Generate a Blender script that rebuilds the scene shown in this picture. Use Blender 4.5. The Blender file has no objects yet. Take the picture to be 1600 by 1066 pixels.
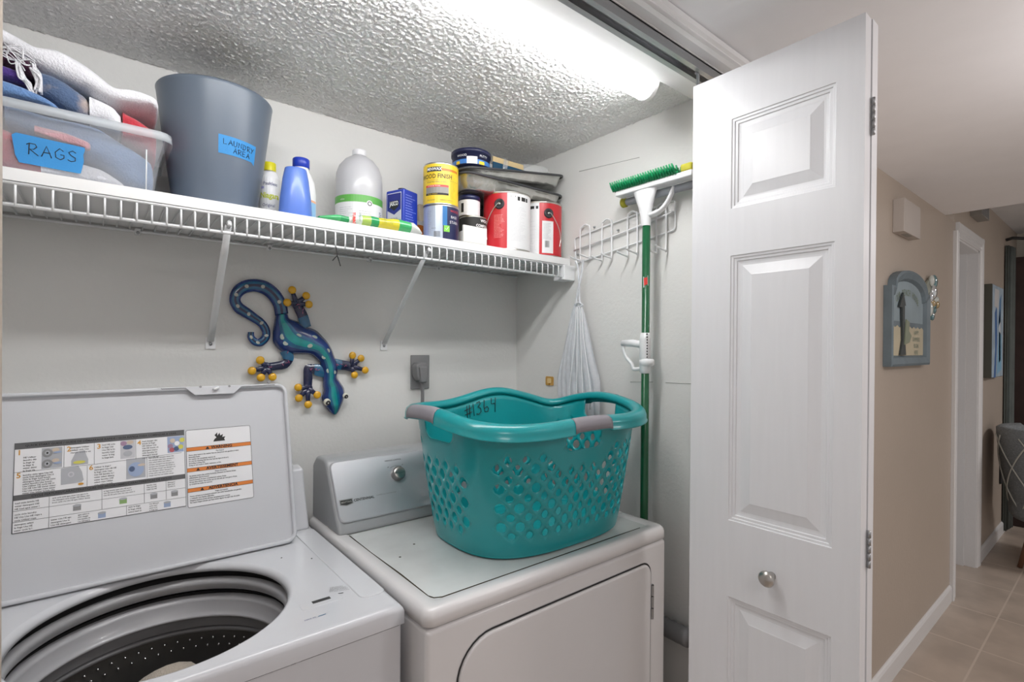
import bpy, math, random
from mathutils import Vector, Matrix, noise
random.seed(7)
C = bpy.context.scene
PI = math.pi

# ---------------------------------------------------------------- camera
YAW, PITCH, ROLL = map(math.radians, (-39.07990158, -0.27185364, -0.38955554))
FPX, CX0, CY0, CAMZ = 796.552, 800.0, 547.778, 1.404
_M = Matrix.Rotation(YAW, 3, 'Z') @ Matrix.Rotation(PITCH, 3, 'X') @ Matrix.Rotation(ROLL, 3, 'Y')
_R, _F, _U = _M @ Vector((1, 0, 0)), _M @ Vector((0, 1, 0)), _M @ Vector((0, 0, 1))
CAM = Vector((0, 0, CAMZ))
cd = bpy.data.cameras.new('camera'); cam = bpy.data.objects.new('camera', cd)
C.collection.objects.link(cam); C.camera = cam
cd.sensor_width = 36; cd.lens = FPX * 36 / 1600; cd.shift_y = (CY0 - 533) / 1600
cd.clip_start = 0.02; cd.clip_end = 60
m3 = Matrix((_R, _U, -_F)).transposed()
cam.matrix_world = Matrix.Translation(CAM) @ m3.to_4x4()

# ---------------------------------------------------------------- world, exposure, added fill lights
w = bpy.data.worlds.new('world'); C.world = w; w.use_nodes = True
bg = w.node_tree.nodes['Background']; bg.inputs[0].default_value = (1.0, 0.95, 0.95, 1); bg.inputs[1].default_value = 0.47
C.view_settings.view_transform = 'Standard'; C.view_settings.look = 'None'
C.view_settings.gamma = 1; C.view_settings.use_curve_mapping = False
C.view_settings.exposure = 0.0
TUBE_E = 27.5

def lamp(name, loc, rot, sx, sy, power, col):
    l = bpy.data.lights.new(name, 'AREA'); l.shape = 'RECTANGLE'; l.size = sx; l.size_y = sy
    l.energy = power; l.color = col
    o = bpy.data.objects.new(name, l); C.collection.objects.link(o); o.location = loc; o.rotation_euler = rot
    return o
lamp('hall_fill', (0.1, -0.9, 2.10), (0, 0, 0), 0.5, 0.5, 8, (1, .96, .95))  # added fill behind the camera, no fixture stands for it
bl = bpy.data.lights.new('hall_ceiling_fill', 'POINT'); bl.energy = 14; bl.color = (1, .96, .95); bl.shadow_soft_size = .10  # added fill without a fixture, set to brighten the hall ceiling
bo = bpy.data.objects.new('hall_ceiling_fill', bl); C.collection.objects.link(bo); bo.location = (1.75, -.38, 1.88)
lamp('living_room_fill', (5.0, -1.6, 2.34), (0, 0, 0), 0.6, 0.6, 30, (1, .96, .95))  # added fill for the next room, out of view and without a fixture

# ---------------------------------------------------------------- helpers
def ray(x, y):
    return _R * ((x - CX0) / FPX) - _U * ((y - CY0) / FPX) + _F
def at(x, y, axis, val):              # the point of an axis-aligned wall seen at a pixel of the photograph
    d = ray(x, y); k = (val - CAM[axis]) / d[axis]
    return CAM + d * k
def hit(x, y, p0, n):
    d = ray(x, y); k = (Vector(p0) - CAM).dot(n) / d.dot(n)
    return CAM + d * k

MATS = {}
def mat(name, col, rough=.5, metal=0, bump=0, bscale=60, var=0, vscale=8, emit=0, alpha=1, trans=0, coat=0,
        stretch=None, detail=3, spec=None, sheen=0, bdist=.002):
    if name in MATS: return MATS[name]
    m = bpy.data.materials.new(name); m.use_nodes = True; nt = m.node_tree; b = nt.nodes['Principled BSDF']
    b.inputs['Base Color'].default_value = (*col, 1); b.inputs['Roughness'].default_value = rough
    b.inputs['Metallic'].default_value = metal
    b.inputs['Alpha'].default_value = alpha; b.inputs['Transmission Weight'].default_value = trans
    b.inputs['Coat Weight'].default_value = coat; b.inputs['Sheen Weight'].default_value = sheen
    if spec is not None: b.inputs['Specular IOR Level'].default_value = spec
    if emit:
        b.inputs['Emission Color'].default_value = (*col, 1); b.inputs['Emission Strength'].default_value = emit
    tc = nt.nodes.new('ShaderNodeTexCoord'); mp = nt.nodes.new('ShaderNodeMapping')
    nt.links.new(tc.outputs['Object'], mp.inputs[0])
    if stretch: mp.inputs['Scale'].default_value = stretch
    if bump:
        n = nt.nodes.new('ShaderNodeTexNoise'); n.inputs['Scale'].default_value = bscale; n.inputs['Detail'].default_value = detail
        bp = nt.nodes.new('ShaderNodeBump'); bp.inputs['Strength'].default_value = bump; bp.inputs['Distance'].default_value = bdist
        nt.links.new(mp.outputs[0], n.inputs['Vector']); nt.links.new(n.outputs[0], bp.inputs['Height'])
        nt.links.new(bp.outputs[0], b.inputs['Normal'])
    n2 = nt.nodes.new('ShaderNodeTexNoise'); n2.inputs['Scale'].default_value = vscale; n2.inputs['Detail'].default_value = 4
    nt.links.new(mp.outputs[0], n2.inputs['Vector'])
    mx = nt.nodes.new('ShaderNodeMixRGB'); mx.blend_type = 'MULTIPLY'; mx.inputs[1].default_value = (*col, 1)
    cr = nt.nodes.new('ShaderNodeValToRGB'); v = max(0, 1 - max(var, .02))
    cr.color_ramp.elements[0].position = .35; cr.color_ramp.elements[1].position = .65
    cr.color_ramp.elements[0].color = (v, v, v, 1); cr.color_ramp.elements[1].color = (1, 1, 1, 1)
    nt.links.new(n2.outputs[0], cr.inputs[0]); nt.links.new(cr.outputs[0], mx.inputs[2]); mx.inputs[0].default_value = 1
    nt.links.new(mx.outputs[0], b.inputs['Base Color'])
    MATS[name] = m; return m

class MB:
    def __init__(s): s.v = []; s.f = []; s.mi = []; s.sm = []; s.mats = []
    def add(s, vs, fs, m, smooth=False):
        if m not in s.mats: s.mats.append(m)
        k = s.mats.index(m); o = len(s.v)
        s.v += [tuple(p) for p in vs]
        for f in fs: s.f.append([i + o for i in f]); s.mi.append(k); s.sm.append(smooth)
        return s
    def box(s, x0, x1, y0, y1, z0, z1, m, T=None):
        vs = [Vector((x, y, z)) for z in (z0, z1) for y in (y0, y1) for x in (x0, x1)]
        if T: vs = [T(*p) if callable(T) else T @ p for p in vs]
        return s.add(vs, [(0, 2, 3, 1), (4, 5, 7, 6), (0, 1, 5, 4), (2, 6, 7, 3), (0, 4, 6, 2), (1, 3, 7, 5)], m)
    def lathe(s, prof, c, m, seg=40, smooth=True, sx=1, sy=1, T=None, a0=0, a1=2 * PI):
        full = abs(a1 - a0 - 2 * PI) < 1e-6; n = seg if full else seg + 1
        vs = []
        for r, z in prof:
            for i in range(n):
                a = a0 + (a1 - a0) * i / seg
                vs.append(Vector((r * math.cos(a) * sx, r * math.sin(a) * sy, z)))
        if T: vs = [T @ p for p in vs]
        vs = [p + Vector(c) for p in vs]; fs = []
        for j in range(len(prof) - 1):
            for i in range(seg):
                i2 = (i + 1) % n if full else i + 1
                fs.append((j * n + i, j * n + i2, (j + 1) * n + i2, (j + 1) * n + i))
        return s.add(vs, fs, m, smooth)
    def tube(s, pts, r, m, seg=8, smooth=True, cap=True, closed=False, flat=1.0, up=None):
        pts = [Vector(p) for p in pts]; n = len(pts); rs = r if isinstance(r, (list, tuple)) else [r] * n
        vs = []; fs = []; pn = None
        for i, p in enumerate(pts):
            if closed: t = pts[(i + 1) % n] - pts[i - 1]
            else: t = pts[min(i + 1, n - 1)] - pts[max(i - 1, 0)]
            t.normalize()
            if pn is None:
                ref = Vector(up) if up else (Vector((0, 0, 1)) if abs(t.z) < .9 else Vector((1, 0, 0)))
            else: ref = pn
            a = ref - t * ref.dot(t)
            if a.length < 1e-6: a = t.orthogonal()
            a.normalize(); pn = a; b = t.cross(a)
            for k in range(seg):
                an = 2 * PI * k / seg
                vs.append(p + (a * math.cos(an) * flat + b * math.sin(an)) * rs[i])
        lim = n if closed else n - 1
        for i in range(lim):
            j = (i + 1) % n
            for k in range(seg):
                k2 = (k + 1) % seg; fs.append((i * seg + k, j * seg + k, j * seg + k2, i * seg + k2))
        if cap and not closed:
            fs.append(tuple(range(seg))); fs.append(tuple((n - 1) * seg + k for k in reversed(range(seg))))
        return s.add(vs, fs, m, smooth)
    def prism(s, poly, T, h0, h1, m, smooth=False):
        n = len(poly); vs = [T(x, y, h0) for x, y in poly] + [T(x, y, h1) for x, y in poly]
        fs = [tuple(range(n)), tuple(n + i for i in reversed(range(n)))]
        fs += [(i, n + i, n + (i + 1) % n, (i + 1) % n) for i in range(n)]
        return s.add(vs, fs, m, smooth)
    def grid(s, rows, m, smooth=True, closeu=False):
        n = len(rows[0]); vs = [p for r in rows for p in r]; fs = []
        for j in range(len(rows) - 1):
            for i in range(n if closeu else n - 1):
                i2 = (i + 1) % n; fs.append((j * n + i, j * n + i2, (j + 1) * n + i2, (j + 1) * n + i))
        return s.add(vs, fs, m, smooth)
    def patch(s, T, u0, u1, v0, v1, m, h=0, nu=1):
        rows = [[T(u0 + (u1 - u0) * i / nu, v, h) for i in range(nu + 1)] for v in (v0, v1)]
        return s.grid(rows, m, False)
    def sphere(s, c, r, m, seg=16, rings=10, sc=(1, 1, 1)):
        prof = [(math.sin(PI * j / rings), -math.cos(PI * j / rings)) for j in range(rings + 1)]
        vs = []; fs = []
        for q, z in prof:
            for i in range(seg):
                a = 2 * PI * i / seg; vs.append((c[0] + r * q * math.cos(a) * sc[0], c[1] + r * q * math.sin(a) * sc[1], c[2] + r * z * sc[2]))
        for j in range(rings):
            for i in range(seg):
                fs.append((j * seg + i, j * seg + (i + 1) % seg, (j + 1) * seg + (i + 1) % seg, (j + 1) * seg + i))
        return s.add(vs, fs, m, True)
    def text(s, txt, size, m, T, u=0, v=0, h=0, align='LEFT', sx=1.0, shear=0, bold=0):
        cu = bpy.data.curves.new('t', 'FONT'); cu.body = txt; cu.size = size; cu.align_x = align; cu.align_y = 'CENTER'
        cu.resolution_u = 2; cu.shear = shear; cu.offset = bold
        o = bpy.data.objects.new('t', cu); me = bpy.data.meshes.new_from_object(o)
        s.add([T(u + p.co.x * sx, v + p.co.y, h) for p in me.vertices], [tuple(f.vertices) for f in me.polygons], m)
        bpy.data.objects.remove(o); bpy.data.curves.remove(cu); bpy.data.meshes.remove(me)
        return s
    def stroke(s, pts, wd, m, T, h=0.0006):       # a pen line lying on a surface
        P = [T(x, y, h) for x, y in pts]
        return s.tube(P, wd, m, 6)
    def build(s, name, parent=None, label=None, cat=None, group=None, kind=None, bevel=0, bseg=2, sub=0, weld=False, solid=0, ang=35, soff=-1):
        me = bpy.data.meshes.new(name); me.from_pydata(s.v, [], s.f); me.update()
        for m in s.mats: me.materials.append(m)
        me.polygons.foreach_set('material_index', s.mi); me.polygons.foreach_set('use_smooth', s.sm)
        o = bpy.data.objects.new(name, me); C.collection.objects.link(o)
        if parent:
            o.parent = parent; o.matrix_parent_inverse = Matrix.Identity(4)
            par = parent; off = Vector((0, 0, 0))
            while par: off += par.location; par = par.parent
            o.location = -off
        if weld:
            md = o.modifiers.new('w', 'WELD'); md.merge_threshold = 1e-5
        if solid:
            md = o.modifiers.new('s', 'SOLIDIFY'); md.thickness = solid; md.offset = soff
        if bevel:
            md = o.modifiers.new('b', 'BEVEL'); md.width = bevel; md.segments = bseg; md.limit_method = 'ANGLE'; md.angle_limit = math.radians(ang)
            md.harden_normals = False
            me.polygons.foreach_set('use_smooth', [True] * len(me.polygons))
            e = o.modifiers.new('n', 'WEIGHTED_NORMAL'); e.keep_sharp = False
        if sub:
            md = o.modifiers.new('u', 'SUBSURF'); md.levels = sub; md.render_levels = sub
        tag(o, label, cat, group, kind)
        return o
def tag(o, label=None, cat=None, group=None, kind=None):
    if label: o['label'] = label
    if cat: o['category'] = cat
    if group: o['group'] = group
    if kind: o['kind'] = kind
def thing(name, loc, label, cat, group=None):
    o = bpy.data.objects.new(name, None); C.collection.objects.link(o); o.location = loc; o.empty_display_size = .05
    tag(o, label, cat, group); return o
def struct(name, mb, parent=None, **k): return mb.build(name, parent, kind=None if parent else 'structure', **k)
def plane(o, ux, uy):                       # surface mapping: origin, u direction, v direction, h along the normal
    o, ux, uy = Vector(o), Vector(ux).normalized(), Vector(uy).normalized(); n = ux.cross(uy)
    return lambda u, v, h=0: o + ux * u + uy * v + n * h
def wrap(cx, cy, z0, r, a0=None, r1=None, H=1):   # the same round a can; u runs to the viewer's right
    if a0 is None: a0 = math.atan2(-cy, -cx)
    def T(u, v, h=0):
        R = (r if r1 is None else r + (r1 - r) * v / H) + h
        a = a0 + u / r
        return Vector((cx + R * math.cos(a), cy + R * math.sin(a), z0 + v))
    return T
def rrect(x0, x1, y0, y1, r, n=6):
    P = []
    for cx, cy, a in ((x1 - r, y1 - r, 0), (x0 + r, y1 - r, 90), (x0 + r, y0 + r, 180), (x1 - r, y0 + r, 270)):
        for i in range(n + 1):
            t = math.radians(a + 90 * i / n); P.append((cx + r * math.cos(t), cy + r * math.sin(t)))
    return P
def smooth_path(pts, n=6):
    pts = [Vector(p) for p in pts]; out = []
    for i in range(len(pts) - 1):
        p0, p1, p2, p3 = pts[max(i - 1, 0)], pts[i], pts[i + 1], pts[min(i + 2, len(pts) - 1)]
        for k in range(n):
            t = k / n
            out.append(.5 * ((2 * p1) + (p2 - p0) * t + (2 * p0 - 5 * p1 + 4 * p2 - p3) * t * t + (3 * p1 - p0 - 3 * p2 + p3) * t ** 3))
    out.append(pts[-1]); return out

# ---------------------------------------------------------------- dimensions (metres)
YB, XR, XL, ZC = 1.62, 1.34, -0.36, 2.134      # closet back wall, right wall, left wall, ceiling
YH, YI = 0.665, 0.79                           # hall face and closet face of the front wall
JL, JR, HZ = -0.082, 1.30, 2.098               # opening: left jamb, right jamb, header

# ---------------------------------------------------------------- materials
def popcorn(name, col, strength=1.0, sc=75):
    m = mat(name, col, .95, var=.05)
    nt = m.node_tree; b = nt.nodes['Principled BSDF']
    tc = nt.nodes.new('ShaderNodeTexCoord')
    n = nt.nodes.new('ShaderNodeTexNoise'); n.inputs['Scale'].default_value = sc; n.inputs['Detail'].default_value = 4; n.inputs['Roughness'].default_value = .6
    v = nt.nodes.new('ShaderNodeTexVoronoi'); v.inputs['Scale'].default_value = sc * 1.5
    r = nt.nodes.new('ShaderNodeValToRGB'); r.color_ramp.elements[0].position = .42; r.color_ramp.elements[1].position = .62
    mx = nt.nodes.new('ShaderNodeMath'); mx.operation = 'SUBTRACT'
    sc2 = nt.nodes.new('ShaderNodeMath'); sc2.operation = 'MULTIPLY'; sc2.inputs[1].default_value = .5
    bp = nt.nodes.new('ShaderNodeBump'); bp.inputs['Strength'].default_value = strength; bp.inputs['Distance'].default_value = .002
    for q in (n, v): nt.links.new(tc.outputs['Object'], q.inputs['Vector'])
    nt.links.new(n.outputs[0], r.inputs[0]); nt.links.new(r.outputs[0], mx.inputs[0])
    nt.links.new(v.outputs[0], sc2.inputs[0]); nt.links.new(sc2.outputs[0], mx.inputs[1])
    nt.links.new(mx.outputs[0], bp.inputs['Height']); nt.links.new(bp.outputs[0], b.inputs['Normal'])
    return m
M_wall = mat('closet_wall', (.765, .762, .742), .75, bump=.35, bscale=90, var=.03, vscale=3)
M_hall = mat('hall_wall', (.50, .425, .355), .45, bump=.5, bscale=70, var=.03, vscale=3)
M_pop = popcorn('popcorn_ceiling', (.95, .945, .94))
M_hceil = mat('hall_ceiling', (.93, .93, .95), .9, bump=.1, bscale=60)
M_trim = mat('trim_paint', (.80, .80, .80), .35, bump=.1, bscale=8, stretch=(1, 12, 12))
M_white = mat('enamel_white', (.64, .65, .68), .22, coat=.3)
M_dryerw = mat('dryer_enamel', (.74, .725, .725), .25, coat=.3, bump=.04, bscale=220)
M_dark = mat('dark_gap', (.03, .03, .03), .7)
M_black = mat('black_ink', (.02, .02, .02), .6)
M_grayink = mat('gray_ink', (.12, .12, .12), .6)
M_metal = mat('brushed_nickel', (.55, .53, .50), .3, 1)
M_steel = mat('galvanised_steel', (.42, .43, .44), .35, 1, bump=.1, bscale=30)
M_wire = mat('white_vinyl_wire', (.84, .85, .86), .35)
M_paper = mat('white_paper', (.85, .85, .86), .5)

# ---------------------------------------------------------------- setting
def floor_mat():
    m = mat('floor_tile', (.54, .45, .375), .35, var=.2, vscale=5)
    nt = m.node_tree; b = nt.nodes['Principled BSDF']
    base = b.inputs['Base Color'].links[0].from_socket
    tc = nt.nodes.new('ShaderNodeTexCoord'); br = nt.nodes.new('ShaderNodeTexBrick'); br.offset = 0
    br.inputs['Scale'].default_value = 1; br.inputs['Brick Width'].default_value = .46; br.inputs['Row Height'].default_value = .46
    br.inputs['Mortar Size'].default_value = .004; br.inputs['Mortar'].default_value = (.62, .53, .45, 1)
    nt.links.new(tc.outputs['Object'], br.inputs['Vector'])
    nt.links.new(base, br.inputs['Color1']); nt.links.new(base, br.inputs['Color2'])
    nt.links.new(br.outputs[0], b.inputs['Base Color']); return m
M_floor = floor_mat()
struct('floor', MB().box(-2.2, 6.2, -3.0, 2.2, -.05, 0, M_floor))
struct('wall_back', MB().box(XL - .1, XR + .1, YB, YB + .1, 0, ZC + .1, M_wall))
wr = struct('wall_right', MB().box(XR, XR + .1, YI, YB, 0, ZC + .1, M_wall))
M_scuff = mat('pencil_line', (.42, .42, .40), .9)
for a, b_ in (((905, 268), (999, 246)), ((985, 597), (1020, 597)), ((1040, 598), (1082, 600))):
    p, q = at(*a, 0, XR - .0004), at(*b_, 0, XR - .0004)
    MB().tube([p, (p + q) / 2, q], .0009, M_scuff, 5).build('scuff_mark', wr, label='thin grey pencil line on the wall')
struct('wall_left', MB().box(XL - .1, XL, YI, YB, 0, ZC + .1, M_wall))
q = MB(); sp_ = .0034; nx_, ny_ = int((XR - XL) / sp_), int((YB - YI) / sp_); rows = []
for j in range(ny_ + 1):
    row = []
    for i in range(nx_ + 1):
        x_, y_ = XL + (XR - XL) * i / nx_, YI + (YB - YI) * j / ny_
        a_ = noise.noise(Vector((x_ * 125, y_ * 125, 0))) + .55 * noise.noise(Vector((x_ * 270, y_ * 270, 5)))
        row.append((x_, y_, ZC - .0042 * max(0, min(1, .42 + a_ * 1.15))))
    rows.append(row)
q.grid(rows, M_pop, True); q.box(XL, XR, YI, YB, ZC + .0005, ZC + .1, M_pop); struct('ceiling', q)
wf = MB()
wf.box(JR, 3.74, YH, YI, 0, ZC, M_hall)
struct('wall_hall', wf)
struct('wall_front', MB().box(-2.2, JL, YH, YI, 0, ZC, M_hall))
struct('trim_1', MB().box(JL, JR, YH, YI, HZ, ZC, M_trim), bevel=.002)            # header over the closet opening
# casing of the closet opening (profiled)
def casing_prof(w, t): return [(0, 0), (0, t * .55), (w * .12, t * .75), (w * .2, t * .6), (w * .3, t * .62), (w * .38, t * .8), (w * .5, t * .78), (w * .62, t * .95), (w * .9, t), (w, t * .8), (w, 0)]
cz = MB(); pr = casing_prof(.0345, .040)
cz.prism([(u, t) for u, t in pr], lambda u, t, h: Vector((h, YH - t, HZ + .001 + u)), JL - .06, JR + .06, M_trim)
struct('trim_2', cz)
pr = casing_prof(.07, .018)
for nm, x0, sgn in (('trim_3', JR, 1), ('trim_4', JL, -1)):
    q = MB(); q.prism([(u, t) for u, t in pr], lambda u, t, h: Vector((x0 + sgn * u, YH - t, h)), 0, HZ, M_trim); struct(nm, q)
tr = thing('sliding_door_track', (0.56, .685, 2.09), 'grey metal folding door track screwed under the closet header', 'door track')
q = MB(); q.box(JL + .01, JR - .02, .668, .672, 2.074, 2.097, M_steel); q.box(JL + .01, JR - .02, .708, .712, 2.074, 2.097, M_steel)
q.box(JL + .01, JR - .02, .668, .712, 2.094, 2.097, M_steel); q.box(JL + .01, JR - .02, .672, .681, 2.074, 2.077, M_steel); q.box(JL + .01, JR - .02, .699, .708, 2.074, 2.077, M_steel)
q.build('channel', tr)
q = MB(); q.lathe([(0, 0), (.004, 0), (.0045, .003), (0, .003)], (.73, .690, 2.0905), M_dark, 12); q.build('screw', tr)
q = MB(); q.lathe([(0, -.03), (.004, -.03), (.004, 0), (.008, 0), (.009, .006), (.006, .013), (0, .014)], (1.135, .685, 2.078), M_steel, 14); q.build('roller', tr)
# hall ceiling, dropped; a higher ceiling beyond its edge
struct('ceiling_hall', MB().box(-2.2, 3.53, -3.0, YH, ZC, ZC + .3, M_hceil))
struct('ceiling_living_room', MB().box(3.53, 6.2, -3.0, YH, 2.40, 2.50, mat('living_ceiling', (.80, .82, .84), .9, bump=.6, bscale=60)))
# wall beyond the corner, same plane, with a doorway
fw = MB()
DX0, DX1, DZ = 3.80, 4.42, 2.05
fw.box(3.74, DX0, YH, YI + .02, 0, 2.5, M_hall); fw.box(DX1, 6.2, YH, YI + .02, 0, 2.5, M_hall); fw.box(DX0, DX1, YH, YI + .02, DZ, 2.5, M_hall)
struct('wall_living_room', fw)
struct('wall_far', MB().box(6.05, 6.15, -3.0, YH, 0, 2.5, mat('far_wall', (.60, .57, .50), .7, bump=.2)))
struct('wall_beyond_doorway', MB().box(3.3, 5.2, 2.1, 2.2, 0, 2.5, M_hall))
dt = MB(); pc = casing_prof(.085, .02)
dt.prism(pc, lambda u, t, h: Vector((DX1 + u, YH - t, h)), 0, DZ + .085, M_trim)
dt.prism(pc, lambda u, t, h: Vector((h, YH - t, DZ + u)), DX0 - .02, DX1 + .085, M_trim)
dt.prism(pc, lambda u, t, h: Vector((DX0 - u * .9, YH - t, h)), 0, DZ + .03, M_trim)
dt.box(DX1 - .012, DX1, YH - .005, YI + .02, 0, DZ, M_trim); dt.box(DX0, DX1, YH - .005, YI + .02, DZ - .012, DZ, M_trim)
dt.box(DX1 - .03, DX1 - .012, YH + .05, YI, 0, DZ, M_trim)
struct('trim_5', dt)
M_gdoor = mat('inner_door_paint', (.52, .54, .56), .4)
d1 = MB(); d1.box(DX0 + .02, DX1 - .03, YI - .02, YI + .015, .01, DZ - .05, M_gdoor); d1 = struct('door_1', d1, bevel=.002)
q = MB(); q.box(4.33, 4.36, YI - .025, YI - .02, .98, 1.07, M_metal); q.build('strike_plate', d1)
def baseboard(x0, x1, nm):
    q = MB(); q.prism([(0, 0), (0, .013), (.075, .013), (.085, .009), (.09, .004), (.09, 0)], lambda u, t, h: Vector((h, YH - t, u)), x0, x1, M_trim); struct(nm, q)
baseboard(JR + .08, 3.715, 'baseboard_hall'); baseboard(DX1 + .086, 6.05, 'baseboard_living_room')

# ---------------------------------------------------------------- fluorescent strip light
fl = thing('fluorescent_light', (.53, .845, ZC), 'lit white fluorescent strip light with a rounded cover on the closet ceiling', 'light')
M_tube = mat('lit_diffuser', (1, 1, 1), .4, emit=TUBE_E)
FY, FX0, FX1 = .845, -.09, 1.140
def halfpill(r, n=12): return [(r * math.cos(PI + PI * i / n), r * math.sin(PI + PI * i / n) * 1.15) for i in range(n + 1)]
q = MB(); q.box(FX0 - .02, FX1 + .02, FY - .039, FY + .039, ZC - .016, ZC - .0005, M_trim); q.build('fixture_base', fl, bevel=.003)
q = MB(); q.prism([(a, b) for a, b in halfpill(.036)], lambda u, v, h: Vector((h, FY + u, ZC - .016 + v)), FX0, FX1, M_tube, True); q.build('diffuser', fl)
for x in (FX1, FX0 - .016):
    q = MB(); q.prism(halfpill(.038), lambda u, v, h: Vector((h, FY + u, ZC - .016 + v)), x, x + .016, mat('end_cap_plastic', (.85, .85, .85), .3)); q.build('end_cap', fl, bevel=.003)

# ---------------------------------------------------------------- folding closet door (two leaves, folded open)
M_door = mat('door_paint', (.79, .795, .815), .32, bump=.22, bscale=14, stretch=(1, 9, .7), detail=5, bdist=.0006)
def leaf(parent, x0, x1, yA, yB, z0, z1, panels, name):
    # x0 face towards the closet carries the moulded panels
    q = MB(); P = lambda y, z, d=0: Vector((x0 + d, y, z))
    ys = sorted({yA, yB, panels[0][0], panels[0][1]}); zs = sorted({z0, z1} | {p[2] for p in panels} | {p[3] for p in panels})
    def inpanel(a, b): return any(p[0] <= a < p[1] and p[2] <= b < p[3] for p in panels)
    for i in range(len(ys) - 1):
        for j in range(len(zs) - 1):
            if not inpanel(ys[i], zs[j]):
                q.add([P(ys[i], zs[j]), P(ys[i + 1], zs[j]), P(ys[i + 1], zs[j + 1]), P(ys[i], zs[j + 1])], [(0, 1, 2, 3)], M_door)
    rings = [(0, 0), (.0012, .0022), (.006, .0026), (.0072, .0050), (.0125, .0052), (.014, .0078), (.020, .0084), (.024, .0084), (.046, .0028), (.0475, .0022)]
    for a, b, c, d in panels:
        for (i0, h0), (i1, h1) in zip(rings, rings[1:]):
            A = [P(a + i0, c + i0, h0), P(b - i0, c + i0, h0), P(b - i0, d - i0, h0), P(a + i0, d - i0, h0)]
            B = [P(a + i1, c + i1, h1), P(b - i1, c + i1, h1), P(b - i1, d - i1, h1), P(a + i1, d - i1, h1)]
            q.add(A + B, [(k, (k + 1) % 4, 4 + (k + 1) % 4, 4 + k) for k in range(4)], M_door)
        i1, h1 = rings[-1]
        q.add([P(a + i1, c + i1, h1), P(b - i1, c + i1, h1), P(b - i1, d - i1, h1), P(a + i1, d - i1, h1)], [(0, 1, 2, 3)], M_door)
    vs = [Vector((x, y, z)) for x in (x0, x1) for y in (yA, yB) for z in (z0, z1)]
    q.add(vs, [(4, 5, 7, 6), (0, 4, 6, 2), (1, 3, 7, 5), (0, 1, 5, 4), (2, 6, 7, 3)], M_door)
    return q.build(name, parent)
fd = thing('folding_door', (1.157, .5, .02), 'white two-leaf folding closet door standing folded open, with three moulded panels', 'door')
def doorpt(x, y): p = at(x, y, 0, 1.128); return p.y, p.z
yL = .690; yR = .331
pyA, _ = doorpt(1308, 123); pyB, _ = doorpt(1141, 600)
pz = []
z1t = doorpt(1143.6, 187.4)[1]; z1b = doorpt(1143.6, 327)[1]; z2t = doorpt(1143.6, 400)[1]; z2b = doorpt(1137.5, 811.5)[1]; z3t = doorpt(1136.5, 930)[1]
pans = [(pyA, pyB, z1b, z1t), (pyA, pyB, z2b, z2t), (pyA, pyB, .18, z3t)]
l1 = leaf(fd, 1.124, 1.1552, yR, yL, .02, 2.043, pans, 'door_leaf')
l2 = leaf(fd, 1.1575, 1.188, yR - .002, yL, .02, 2.043, pans, 'door_leaf')
for zz in (1.855, 1.02, .25):
    q = MB(); q.box(1.1554, 1.1573, yR - .002, yR + .02, zz - .036, zz + .036, M_steel)
    for k in range(5): q.lathe([(0, 0), (.0032, 0), (.0032, .0132), (0, .0132)], (1.1563, yR - .0045, zz - .036 + k * .0146), M_steel, 10)
    q.build('hinge', fd)
kp = at(1206, 900, 0, 1.124)
q = MB(); q.lathe([(0, 0), (.0085, 0), (.0075, .004), (.006, .010), (.0065, .015), (.0125, .019), (.0165, .0235), (.0170, .027), (.0145, .031), (.009, .0335), (0, .0345)], (1.124, kp.y, kp.z), M_metal, 28, T=Matrix.Rotation(-PI / 2, 4, 'Y'))
q.build('knob', fd, label='round brushed nickel knob')
# ---------------------------------------------------------------- wire shelf with braces
SF, SZ = 1.302, 1.700           # front rail, deck height
ws = thing('wire_shelf', (.5, 1.61, SZ), 'white wire shelf with diagonal braces fixed to the closet back wall', 'shelf')
q = MB(); q.tube([(XL, SF, SZ), (XR - .02, SF, SZ)], .0033, M_wire); q.build('top_rail', ws)
q = MB(); q.tube([(XL, SF, SZ - .040), (XR - .03, SF, SZ - .040)], .0037, M_wire); q.build('lip_rail', ws)
q = MB(); q.tube([(XL, YB - .012, SZ - .006), (XR - .01, YB - .012, SZ - .006)], .0033, M_wire); q.build('back_rail', ws)
q = MB(); q.tube([(XL, 1.46, SZ - .006), (XR - .01, 1.46, SZ - .006)], .003, M_wire); q.build('middle_rail', ws)
q = MB(); x = -.3485
while x < XR - .03:
    q.tube([(x, YB - .008, SZ - .001), (x, SF + .002, SZ - .001), (x, SF - .003, SZ - .006), (x, SF - .003, SZ - .042)], .0021, M_wire, 6)
    x += .0256
q.build('deck_wires', ws)
for bpix, tpix in (((329, 533), (357, 352)), ((600, 537), (668, 392))):
    b0 = at(*bpix, 1, YB - .004); t0 = at(*tpix, 1, SF + .012)
    pb = thing('shelf_brace', (0, 0, 0), None, None); pb.parent = ws; pb.matrix_parent_inverse = Matrix.Identity(4); pb.location = b0 - ws.location
    def sub(mb, name, **k):
        o = mb.build(name, pb, **k); return o
    q = MB(); q.tube([b0 + Vector((0, -.002, 0)), b0.lerp(t0, .25), b0.lerp(t0, .8), t0], [.0085, .0085, .0085, .007], M_wire, 10, flat=.45, up=(0, 1, 0)); sub(q, 'brace_arm')
    q = MB(); q.box(b0.x - .012, b0.x + .012, YB - .004, YB - .0005, b0.z - .022, b0.z + .010, M_wire)
    q.lathe([(0, .004), (.004, .003), (.0045, 0)], (b0.x, YB - .004, b0.z - .008), M_steel, 10, T=Matrix.Rotation(PI / 2, 4, 'X')); sub(q, 'wall_plate')
    q = MB(); q.tube([t0 + Vector((0, .004, -.004)), t0 + Vector((0, -.010, .004)), t0 + Vector((0, -.014, -.004))], .005, M_wire); sub(q, 'hook')
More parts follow.
